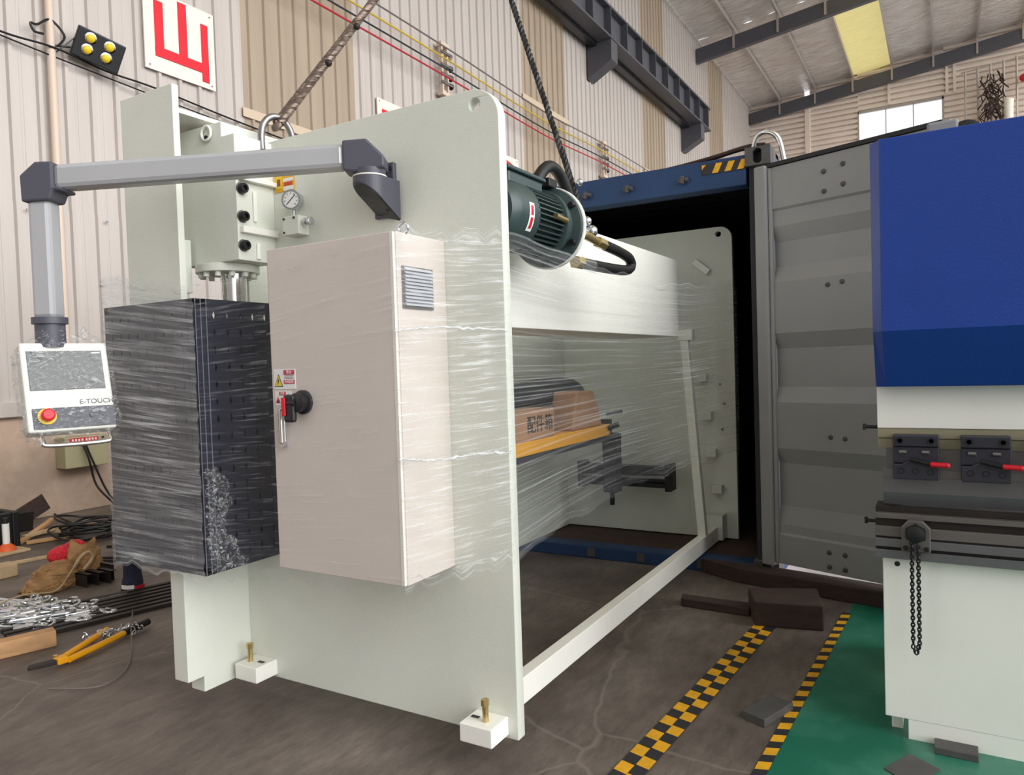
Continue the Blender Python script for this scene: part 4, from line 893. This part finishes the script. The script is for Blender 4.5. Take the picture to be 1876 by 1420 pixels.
# blue cover with chamfered corner and inward lower fold
V = []
xs = [(-.226, .05), (-.192, 0.0), (XE, 0.0)]
lev = [(1.372, 3.10), (1.578, 2.965), (2.262, 2.965)]
for z, y in lev:
    for x, d in xs: V.append((x, y + (d if z > 1.4 else d * .3), z))
    V.append((XE, 3.75, z)); V.append((-.226, 3.75, z))
Fc = []
for k in range(2):
    for i in range(5): a = k * 5 + i; b = k * 5 + (i + 1) % 5; Fc.append((a, b, b + 5, a + 5))
Fc += [(0, 1, 2, 3, 4), (14, 13, 12, 11, 10)]
MB().add(V, Fc).build('ram_cover', 'blue', bp, bevel=.004)
MB().box(-.20, -.16, 3.26, 4.15, .0, 2.2).build('side_frame', 'white2', bp, bevel=.004)
MB().box(1.8, 1.84, 3.26, 4.15, .0, 2.2).build('side_frame', 'white2', bp, bevel=.004)
MB().box(-.05, .06, 3.45, 3.75, 2.262, 2.42).build('top_box', 'door', bp, bevel=.01)
MB().lathe((.085, 3.45, 2.35), (0, 1, 0), [(.03, 0), (.06, .01), (.065, .2), (.05, .22)], 18).build('top_motor', 'black', bp, smooth=True)
MB().cyl((-.16, 3.5, 2.26), (-.16, 3.5, 2.33), .01, n=8).build('top_pin', 'steel', bp)
# stubs at the left end
for z in (1.212, .842): MB().cyl((-.272, 3.2, z), (-.228, 3.2, z), .007, n=8).cyl((-.275, 3.2, z - .012), (-.275, 3.2, z + .012), .006, n=8).build('end_stub', 'black', bp)
# quick clamps
for k in range(4):
    x = -.174 + k * .222
    c_ = MB().box(x, x + .153, 3.125, 3.19, 1.146, 1.188).build('clamp', 'clamp', bp, bevel=.004)
    MB().box(x, x + .153, 3.135, 3.19, 1.082, 1.144).build('clamp_mid', 'clamp', c_, bevel=.003)
    MB().prism([(x, 1.022), (x + .153, 1.022), (x + .153, 1.080), (x + .13, 1.093), (x + .05, 1.093), (x + .03, 1.080), (x, 1.08)], 'xz', 3.122, 3.19).build('clamp_jaw', 'clamp', c_, bevel=.004)
    for (u, z) in ((.025, 1.168), (.128, 1.168), (.028, 1.055), (.076, 1.054), (.125, 1.052)):
        MB().lathe((x + u, 3.125, z), (0, -1, 0), [(.012, 0), (.012, .004), (.008, .004), (.007, -.004)], 14).build('clamp_screw', 'black', c_)
    for u in (.035, .11): MB().cyl((x + u - .012, 3.135, 1.125), (x + u + .012, 3.13, 1.125), .008, n=12).build('clamp_spring', 'steel', c_)
    MB().cyl((x + .06, 3.115, 1.10), (x + .128, 3.110, 1.083), .008, n=10).build('lever_pin', 'black', c_)
    MB().cyl((x + .125, 3.106, 1.084), (x + .176, 3.104, 1.082), .0095, n=12).ball((x + .178, 3.104, 1.082), .0105).build('lever_grip', 'red', c_, smooth=True)
# knob bracket with chain
kb = MB().prism([(-.148, .755), (-.148, .845), (-.125, .872), (-.078, .872), (-.052, .845), (-.052, .755)], 'xz', 3.10, 3.122).build('knob_bracket', 'dstone', bp, bevel=.003)
for x in (-.134, -.066): MB().cyl((x, 3.101, .768), (x, 3.094, .768), .009, n=12).build('bracket_screw', 'black', kb)
kn = MB().lathe((-.100, 3.10, .828), (0, -1, 0), [(.016, 0), (.016, .012), (.030, .016), (.034, .024), (.030, .036), (.012, .042)], 20).build('star_knob', 'black', kb, smooth=True)
for k in range(6):
    a = R(60 * k + 30); MB().cyl((-.100 + .028 * math.cos(a), 3.084, .828 + .028 * math.sin(a)), (-.100 + .028 * math.cos(a), 3.066, .828 + .028 * math.sin(a)), .009, n=10).build('knob_lobe', 'black', kb, smooth=True)
cl_me = MB().tube([(.0060 * math.cos(a), 0, .0090 * math.sin(a)) for a in [i * .7854 for i in range(8)]], .0029, 6, closed=True).mesh('chain_link', True); cl_me.materials.append(M['black'])
cp = []
for i in range(30): cp.append((-.1135, .790 - i * .0128))
for i in range(5): a = math.pi + i * math.pi / 4; cp.append((-.103 + .0105 * math.cos(a) * (1 - .1 * i % 2), .400 + .02 * math.sin(a)))
for i in range(30): cp.append((-.0925, .404 + i * .0128))
for i, (x, z) in enumerate(cp):
    o = link('chain_link', cl_me, bp); o.location = (x, 3.09, z); o.rotation_euler = (0, 0, R(90) * (i % 2) + .4)

# ================================================================== FLOOR MARKINGS (right)
def tape(name, p0, p1, wd, n, label, lanes=1, slant=.6):
    p0, p1 = Vector(p0), Vector(p1); d = (p1 - p0); L_ = d.length; d.normalize(); s_ = Vector((d.y, -d.x, 0))
    t = thing(name, label, 'floor tape', tuple(p0))
    z = Vector((0, 0, .0035))
    def quad(a0, a1, w0, w1, zz, sl):
        P = [p0 + d * (a0 - sl * 0) + s_ * w0, p0 + d * a1 + s_ * w0, p0 + d * (a1 + sl) + s_ * w1, p0 + d * (a0 + sl) + s_ * w1]
        V = [q + Vector((0, 0, .0031)) for q in P] + [q + Vector((0, 0, zz)) for q in P]
        return MB().add(V, [(4, 5, 6, 7), (0, 3, 2, 1), (0, 1, 5, 4), (1, 2, 6, 5), (2, 3, 7, 6), (3, 0, 4, 7)])
    quad(0, L_, -wd / 2, wd / 2, .0040, 0).build('tape_base', 'hazk', t)
    st_ = L_ / n
    for k in range(n):
        for ln in range(lanes):
            w0 = -wd / 2 + wd * ln / lanes; w1 = w0 + wd / lanes
            off = st_ * .5 * (ln % 2)
            if (k + .95) * st_ + off > L_: continue
            quad(k * st_ + off + .01, k * st_ + off + .01 + st_ * .5, w0 + .001, w1 - .001, .0046, -slant * wd / lanes * (0.3 if ln % 2 == 0 else .3)).build('yellow_stripe', 'hazy', t)
    return t
tape('hazard_tape', (-1.055, 1.9, 0), (-.875, 4.25, 0), .115, 17, 'wide double row yellow and black hazard tape on the concrete', 2)
tape('hazard_tape', (-.628, 1.9, 0), (-.505, 4.60, 0), .048, 24, 'narrow yellow and black hazard tape along the green floor edge', 1, -1.2)
tag(MB().prism([(-.205, 2.905), (-.11, 2.83), (-.03, 2.985), (-.13, 3.055)], 'xy', .003, .007).build('rubber_mat', 'cast'), 'thin dark diamond shaped pad on the green floor', 'pad')
tag(MB().box(-.05, .09, 3.10, 3.178, .003, .03).build('steel_shim', 'cast', bevel=.003), 'grey steel shim under the edge of the blue press', 'shim')
tag(MB().prism([(-.745, 3.07), (-.645, 3.025), (-.57, 3.235), (-.67, 3.27)], 'xy', .0, .035).build('steel_pad', 'cast', bevel=.003), 'flat steel block between the two hazard tapes', 'block')
tag(MB().prism([(-1.02, 4.42), (-.93, 4.17), (-.58, 4.25), (-.66, 4.56)], 'xy', .0, .14).build('timber_block', 'bark', bevel=.008), 'dark timber block at the end of the wide tape', 'timber')
tag(MB().prism([(-1.42, 4.42), (-1.40, 4.33), (-.99, 4.31), (-.99, 4.42)], 'xy', 0, .05).build('timber_offcut', 'bark', bevel=.006), 'thin brown timber offcut behind the wide tape', 'timber')
tag(MB().prism([(-1.50, 5.10), (-1.20, 4.94), (1.4, 4.42), (1.4, 4.60), (-.95, 5.06)], 'xy', 0, .10).build('timber_skid', 'bark', bevel=.008), 'long reddish brown timber lying in front of the container sill', 'timber')
tag(MB().prism([(-1.10, 5.28), (1.6, 4.72), (1.9, 6.2), (-.9, 6.5)], 'xy', 0, .004).build('floor_patch', mat('pale_patch', S(206, 196, 196), .6, var=.25, vscale=3.5)), 'pale floor patch under the container door', 'patch')  # floor area in a paler tone than the concrete around it

# ================================================================== CLUTTER (left)
# hook bolts in a heap: one prototype, copied
def hook_proto():
    t = thing('hook_bolt', 'galvanised hook bolt in the heap on the floor', 'hook', (0, 0, 0), 'heap of galvanised hook bolts')
    MB().cyl((-.19, 0, 0), (.05, 0, 0), .009, n=8).build('rod', 'zinc', t, smooth=True)
    MB().cyl((.02, 0, 0), (.095, 0, 0), .0165, n=10).build('sleeve', 'zinc', t, smooth=True)
    MB().tube(catmull([(.085, 0, 0), (.115, .004, 0), (.140, .022, 0), (.138, .046, 0), (.112, .052, 0), (.098, .036, 0)], 4), .0095, 8).build('hook', 'zinc', t, smooth=True)
    return t
hp_ = hook_proto()
rh = random.Random(5); first = True
for k in range(84):
    # heap footprint between the plank and the paper bag
    u, v = rh.random(), rh.random()
    x = -5.05 + .38 * (u - .5) * 2 ; y = 2.42 + .22 * (v - .5) * 2 + .12 * (u - .5)
    o = hp_ if first else copy_tree(hp_); first = False
    z = .012 + .055 * max(0, 1 - ((u - .5) ** 2 + (v - .5) ** 2) * 4) * rh.random()
    o.location = (x, y, z); o.rotation_euler = (rh.uniform(-.6, .6), rh.uniform(-.12, .12), R(28) + rh.gauss(0, .42) + (math.pi if rh.random() < .12 else 0))
# long dark flat bars on the floor behind the bolt cutter
for k in range(7):
    y0 = k * .055
    tag(MB().bar((-4.62 - y0 * 1.5, 2.12 + y0 * .4, .012), (-4.30 - y0 * 1.4, 3.30 + y0 * .5, .012), .045, .022).build('flat_bar', 'iron', bevel=.002), ['nearest dark steel flat bar behind the bolt cutter', 'second dark flat bar counting from the bolt cutter', 'third dark flat bar counting from the bolt cutter', 'fourth dark flat bar counting from the bolt cutter', 'fifth dark flat bar, nearer the hook heap', 'sixth dark flat bar, next to the hook heap', 'farthest dark flat bar, touching the hook heap'][k], 'steel bar', 'dark flat bars on the floor')
# wooden planks
pk = thing('wood_plank', 'rough pale wooden beam lying at the left edge in front of the hooks', 'plank', (-4.5, 2.0, 0))
MB().obox((-4.455, 1.98, .045), (.16, .5, 0), (.5, -.16, 0), Z3, .27, .045, .045).build('plank_body', 'plank', pk, bevel=.006)
MB().obox((-4.56, 1.80, .05), (.16, .5, 0), (.5, -.16, 0), Z3, .012, .047, .047).build('metal_strap', 'steel', pk)
tag(MB().obox((-6.25, 2.78, .05), (.05, 1, .0), (1, -.05, 0), Z3, .14, .07, .05).build('wood_block', 'palewood', bevel=.01), 'pale wooden block behind the paper bag at the left edge', 'wood block')
tag(MB().obox((-6.6, 3.05, .012), (.12, .5, 0), (.5, -.12, 0), Z3, .32, .02, .012).build('pale_strip', 'palewood', bevel=.003), 'long thin pale strip of wood on the floor left of the paper bag', 'wood strip')
for k, (a, b, m_, lb_) in enumerate((((-7.30, 3.46, .02), (-7.75, 4.00, .10), 'plank', 'orange-brown stick leaning up beside the black bin'), ((-7.25, 3.50, .02), (-7.15, 3.80, .02), 'plank', 'short brown stick lying in front of the stacked laths'), ((-7.6, 3.75, .03), (-7.2, 4.15, .03), 'palewood', 'pale lath lying near the cable coil'), ((-7.4, 3.55, .05), (-7.55, 4.25, .06), 'palewood', 'long pale lath on top of the stick pile'), ((-7.75, 4.0, .02), (-7.35, 4.35, .02), 'plank', 'brown lath at the foot of the wall'))):
    tag(MB().bar(a, b, .05, .03).build('wood_stick', m_, bevel=.003), lb_, 'stick', 'wooden sticks by the wall')
# bolt cutter
bc = thing('bolt_cutter', 'yellow handled bolt cutter lying on the dark floor', 'bolt cutter', (-4.1, 2.3, 0))
MB().tube([(-4.03, 2.10, .035), (-4.13, 2.28, .035), (-4.225, 2.45, .035)], .017, 10).build('handle', 'orange', bc, smooth=True)
MB().tube([(-3.98, 2.10, .03), (-4.03, 2.28, .03), (-4.09, 2.47, .03)], .017, 10).build('handle', 'orange', bc, smooth=True)
MB().box(-4.045, -3.985, 2.05, 2.10, .015, .05).build('pivot_block', 'orange', bc, bevel=.006)
MB().cyl((-4.035, 2.06, .05), (-4.035, 2.06, .058), .012, n=10).build('pivot_bolt', 'brass', bc)
MB().prism([(-4.0, 2.05), (-4.04, 2.05), (-4.07, 1.95), (-4.05, 1.93), (-4.02, 1.98)], 'xy', .018, .042).build('jaw', 'iron', bc, bevel=.004)
MB().tube([(-4.09, 2.47, .03), (-4.10, 2.53, .035), (-4.12, 2.64, .04)], .020, 10).build('rubber_grip', 'black', bc, smooth=True)
ch = thing('loose_chain', 'small tangled steel chain lying between the bolt cutter handles', 'chain', (-4.15, 2.4, 0))
ln_me = MB().tube([(.016 * math.cos(a), .010 * math.sin(a), 0) for a in [i * .7854 for i in range(8)]], .004, 6, closed=True).mesh('loose_link', True); ln_me.materials.append(M['zinc'])
rc = random.Random(8)
for k in range(46):
    t_ = k / 45; o = link('chain_link', ln_me, ch); o.location = Vector((-4.22 + .13 * t_ + rc.gauss(0, .022), 2.30 + .28 * t_ + rc.gauss(0, .018), .018 + .03 * rc.random())); o.rotation_euler = (rc.uniform(0, 3), rc.uniform(0, 3), rc.uniform(0, 3))
# paper bag with red net
pg = thing('paper_sack', 'crumpled brown paper sack with red netting inside', 'sack', (-5.55, 2.95, 0))
rp = random.Random(21)
def sack(name, c, sx, sy, sz, m_, seed, open_top=False):
    r_ = random.Random(seed); V = []; Fc = []; nu, nv = 22, 9
    for j in range(nv + 1):
        v = j / nv
        for i in range(nu):
            a = 2 * math.pi * i / nu; k = (1.0 - .35 * v ** 2) * (1 + .09 * math.sin(3 * a + seed) + .07 * r_.gauss(0, 1)); kk = min(1, .8 + v)
            V.append((c[0] + sx * math.cos(a) * k * kk, c[1] + sy * math.sin(a) * k * kk, c[2] + max(0, sz * v * (1 + .14 * math.sin(2 * a + 1.3 * seed)) + .012 * r_.gauss(0, 1) * (v > 0))))
    for j in range(nv):
        for i in range(nu): Fc.append((j * nu + i, j * nu + (i + 1) % nu, (j + 1) * nu + (i + 1) % nu, (j + 1) * nu + i))
    if not open_top: Fc.append(tuple(nv * nu + i for i in range(nu)))
    return MB().add(V, Fc).build(name, m_, pg, smooth=False)
sack('sack_body', (-5.60, 2.92, 0), .13, .22, .15, 'paper', 2)
sack('sack_body', (-5.62, 3.10, 0), .12, .13, .26, 'paper', 5)
sack('sack_fold', (-5.50, 2.78, 0), .10, .17, .08, 'paper', 9)
MB().ball((-5.72, 3.02, .19), .10, 18, 10, .8, 1.2, .7).ball((-5.72, 3.10, .21), .08, 14, 8, .8, 1.1, .9).build('netting', 'net', pg, smooth=True)
MB().tube(catmull([(-5.48, 2.96, .13), (-5.46, 3.0, .20), (-5.47, 3.06, .22), (-5.47, 3.09, .17), (-5.47, 3.02, .10)], 6), .012, 8).build('sack_rim', 'palewood', pg, smooth=True)
tag(MB().tube(catmull([(-5.50, 3.0, .17), (-5.35, 2.85, .12), (-5.25, 2.7, .06), (-5.25, 2.5, .09), (-5.2, 2.3, .08), (-5.2, 2.1, .03)], 8), .005, 6).build('thin_strap', 'palewood', smooth=True), 'thin pale strap running from the paper sack over the hooks', 'strap')
# angle iron pieces by the sack
for k, (x, y) in enumerate(((-5.36, 2.96), (-5.33, 3.03), (-5.30, 3.10), (-5.36, 3.16))):
    tag(MB().box(x - .14, x + .03, y, y + .005, .0, .09 + .02 * (k == 3)).box(x - .14, x + .03, y, y + .045, .085 + .02 * (k == 3), .09 + .02 * (k == 3)).build('channel_offcut', 'iron'), ['black channel offcut right against the paper sack', 'second black channel offcut from the sack', 'third black channel offcut from the sack', 'tallest black channel offcut, last in its row'][k], 'offcut', 'black channel offcuts')
tag(MB().tube([(-4.93, 2.78, .012), (-4.88, 2.98, .012)], .008, 8).build('bare_rod', 'steel', smooth=True), 'short bare rod lying beyond the hook heap', 'rod')
# work boot standing behind the guard
wb = thing('work_boot', 'dark navy work boot with white and red sole standing under the guard', 'boot', (-4.97, 3.08, 0))
Vb = MB()
for j, (z, a, b, dx) in enumerate(((.03, .060, .110, .0), (.07, .058, .105, .0), (.10, .055, .075, -.01), (.15, .055, .062, -.02), (.22, .058, .062, -.02), (.30, .062, .065, -.02))):
    for i in range(16):
        t_ = 2 * math.pi * i / 16; Vb.v.append((-4.97 + .7 * (b * math.cos(t_) + .0) - dx * .3, 3.08 + a * math.sin(t_) * 1.15, z))
for j in range(5):
    for i in range(16): Vb.f.append((j * 16 + i, j * 16 + (i + 1) % 16, (j + 1) * 16 + (i + 1) % 16, (j + 1) * 16 + i))
Vb.f.append(tuple(80 + i for i in range(16))); Vb.f.append(tuple(15 - i for i in range(16)))
Vb.build('boot_upper', 'denim', wb, smooth=True)
MB().prism([(-4.97 + .082 * math.cos(2 * math.pi * i / 16), 3.08 + .074 * math.sin(2 * math.pi * i / 16)) for i in range(16)], 'xy', .0, .022).build('boot_sole', 'black', wb)
MB().prism([(-4.97 + .083 * math.cos(R(-100 + i * 9)), 3.08 + .075 * math.sin(R(-100 + i * 9))) for i in range(9)] + [(-4.97, 3.06)], 'xy', .022, .048).build('white_band', 'white_plain', wb)
MB().prism([(-4.97 + .083 * math.cos(R(-25 + i * 9)), 3.08 + .075 * math.sin(R(-25 + i * 9))) for i in range(9)] + [(-4.97, 3.08)], 'xy', .012, .040).build('red_band', 'red', wb)
tag(MB().tube(catmull([(-4.92, 3.02, .01), (-4.5, 2.78, .012), (-4.15, 2.55, .05), (-3.85, 2.36, .012), (-3.62, 2.18, .01), (-3.55, 2.0, .01), (-3.75, 1.88, .01)], 8), .004, 6).build('packing_strap', mat('strap_grey', S(120, 108, 104), .6), smooth=True), 'thin curved packing strap on the floor beside the bolt cutter', 'strap')
# control box on the wall with cable, coil on floor
kb2 = thing('wall_control_box', 'olive control box with red label on the concrete wall', 'control box', (-8.4, 4.7, .5))
MB().box(-8.5, -8.3, 4.45, 4.93, .515, .86).build('box_body', 'boxgreen', kb2, bevel=.01)
lb2 = MB().box(-8.3, -8.296, 4.50, 4.82, .80, .845).build('red_label', 'red', kb2)
for k in range(8): MB().box(-8.296, -8.2945, 4.525 + k * .035 + (.01 if k > 3 else 0), 4.545 + k * .035 + (.01 if k > 3 else 0), .811, .834).build('label_mark', 'white_plain', lb2)
MB().cyl((-8.3, 4.87, .83), (-8.285, 4.87, .83), .013, n=10).build('box_lock', 'dark', kb2); MB().cyl((-8.3, 4.87, .79), (-8.285, 4.87, .79), .013, n=10).build('box_lock', 'dark', kb2)
tag(MB().tube(catmull([(-8.27, 4.62, .80), (-8.22, 4.66, .6), (-8.2, 4.72, .3), (-7.9, 4.75, .08), (-7.5, 4.5, .03)], 8), .012, 6).tube(catmull([(-8.27, 4.65, .80), (-8.22, 4.70, .58), (-8.15, 4.82, .2), (-7.8, 4.8, .05), (-7.4, 4.6, .03)], 8), .012, 6).build('control_cable', 'black', smooth=True), 'pair of black cables hanging from the control box to the floor', 'cable')
cc = MB(); rc = random.Random(4)
for k in range(11):
    cx_, cy_ = -7.0 + rc.gauss(0, .12), 3.95 + rc.gauss(0, .10); r0 = .16 + .10 * rc.random(); tz = rc.uniform(-.25, .25)
    cc.tube([(cx_ + r0 * math.cos(a) * 1.1, cy_ + r0 * math.sin(a), .02 + .012 * k + max(0, .08 * tz * math.cos(a * 1) + .06 * math.sin(a + k))) for a in [i * .2618 for i in range(25)]], .011, 5)
cc.tube(catmull([(-7.2, 3.9, .12), (-7.5, 3.95, .14), (-7.9, 4.1, .12)], 6), .011, 5)
tag(cc.build('cable_coil', 'black', smooth=True), 'untidy coil of black cable on the floor at the wall', 'cable coil')
for k, (a, b) in enumerate((((-6.4, 3.75, .012), (-5.9, 4.05, .012)), ((-6.1, 3.45, .012), (-5.55, 3.75, .012)), ((-6.05, 3.38, .012), (-5.5, 3.66, .012)))):
    tag(MB().bar(a, b, .03, .02).build('thin_bar', 'iron'), ['thin dark rod right beside the cable coil', 'upper of the two parallel thin rods left of the guard', 'lower of the two parallel thin rods left of the guard'][k], 'rod', 'thin dark rods by the guard')
# black bin, traffic pole, board at the wall
tag(MB().box(-7.62, -7.17, 3.36, 3.42, .0, .335).box(-7.62, -7.17, 3.02, 3.08, 0, .335).box(-7.62, -7.56, 3.08, 3.36, 0, .335).box(-7.23, -7.17, 3.08, 3.36, 0, .335).box(-7.62, -7.17, 3.02, 3.42, 0, .02).build('black_bin', 'black', bevel=.01), 'open black bin at the left edge behind the traffic pole', 'bin')
po = thing('traffic_pole', 'orange and white reflective pole on a base at the left edge', 'traffic cone', (-7.08, 3.26, 0))
MB().box(-7.2, -6.96, 3.06, 3.40, 0, .025).build('pole_base', 'palewood', po, bevel=.008); MB().lathe((-7.08, 3.26, .025), Z3, [(.075, 0), (.065, .03), (.03, .06)], 16).build('pole_foot', 'cone', po, smooth=True)
MB().cyl((-7.08, 3.26, .08), (-7.08, 3.26, .26), .028, n=14).build('pole_sleeve', 'white_plain', po, smooth=True); MB().cyl((-7.08, 3.26, .26), (-7.08, 3.26, .31), .022, n=14).build('pole_top', 'dark', po, smooth=True)
tag(MB().obox((-8.18, 4.02, .155), (0, .62, .30), (0, -.3, .62), (1, 0, 0), .16, .09, .012).build('dark_board', 'bark', bevel=.004), 'dark brown board leaning slanted against the concrete wall', 'board')
tag(MB().obox((-7.9, 3.75, .10), (0, .9, .0), (.2, 0, 1), (1, 0, -.2), .14, .10, .012).build('iron_sheet', 'iron', bevel=.004), 'dark iron sheet standing behind the black bin', 'sheet')

# bunched film: crumpled tail on the guard corner and twisted seams across the wrap
rk = random.Random(31)
jk = [[(rk.gauss(0, 1), rk.gauss(0, 1)) for _ in range(37)] for _ in range(19)]
def tail(u, v):
    i, j = int(round(u * 18)), int(round(v * 36))
    wd = .150 - .085 * v + .028 * math.sin(9 * v + 1) + .012 * math.sin(31 * v)
    return Vector((-2.583 + .012 * abs(jk[i][j][0]), 1.925 + wd * u + .008 * jk[i][j][1], .69 + .43 * v + .006 * jk[i][j][0]))
uvgrid('film_tail', tail, 18, 36, film_mat('film_crumple', 7, 16, 0.50, 0.60, 0.03, 0.75, crinkle=3.0, shear=R(55)), fm)
def twist(P, r):
    pts = catmull(P, 14); q = [Vector(p) + Vector((rk.gauss(0, .002), rk.gauss(0, .001), rk.gauss(0, .0025))) for p in pts]
    me = MB().tube(q, [r * rk.uniform(.4, 1.4) for _ in q], 6).mesh('film_twist', True); me.materials.append(M['twist']); link('film_twist', me, fm)
M['twist'] = mat('film_rope', (.8, .82, .84, 1), .2, var=.2, vscale=40, trans=0.0)
_g = M['twist'].node_tree; _t = _g.nodes.new('ShaderNodeBsdfTransparent'); _mx = _g.nodes.new('ShaderNodeMixShader'); _mx.inputs[0].default_value = 0.45
_g.links.new(_t.outputs[0], _mx.inputs[1]); _g.links.new(_g.nodes['Principled BSDF'].outputs[0], _mx.inputs[2]); _g.links.new(_mx.outputs[0], _g.nodes['Material Output'].inputs[0])
twist([(-1.63, 1.992, 1.185), (-1.54, 2.10, 1.175), (-1.45, 2.215, 1.185), (-1.37, 2.312, 1.18)], .006)
twist([(-1.63, 1.992, 1.63), (-1.52, 2.125, 1.64), (-1.37, 2.312, 1.625)], .005)
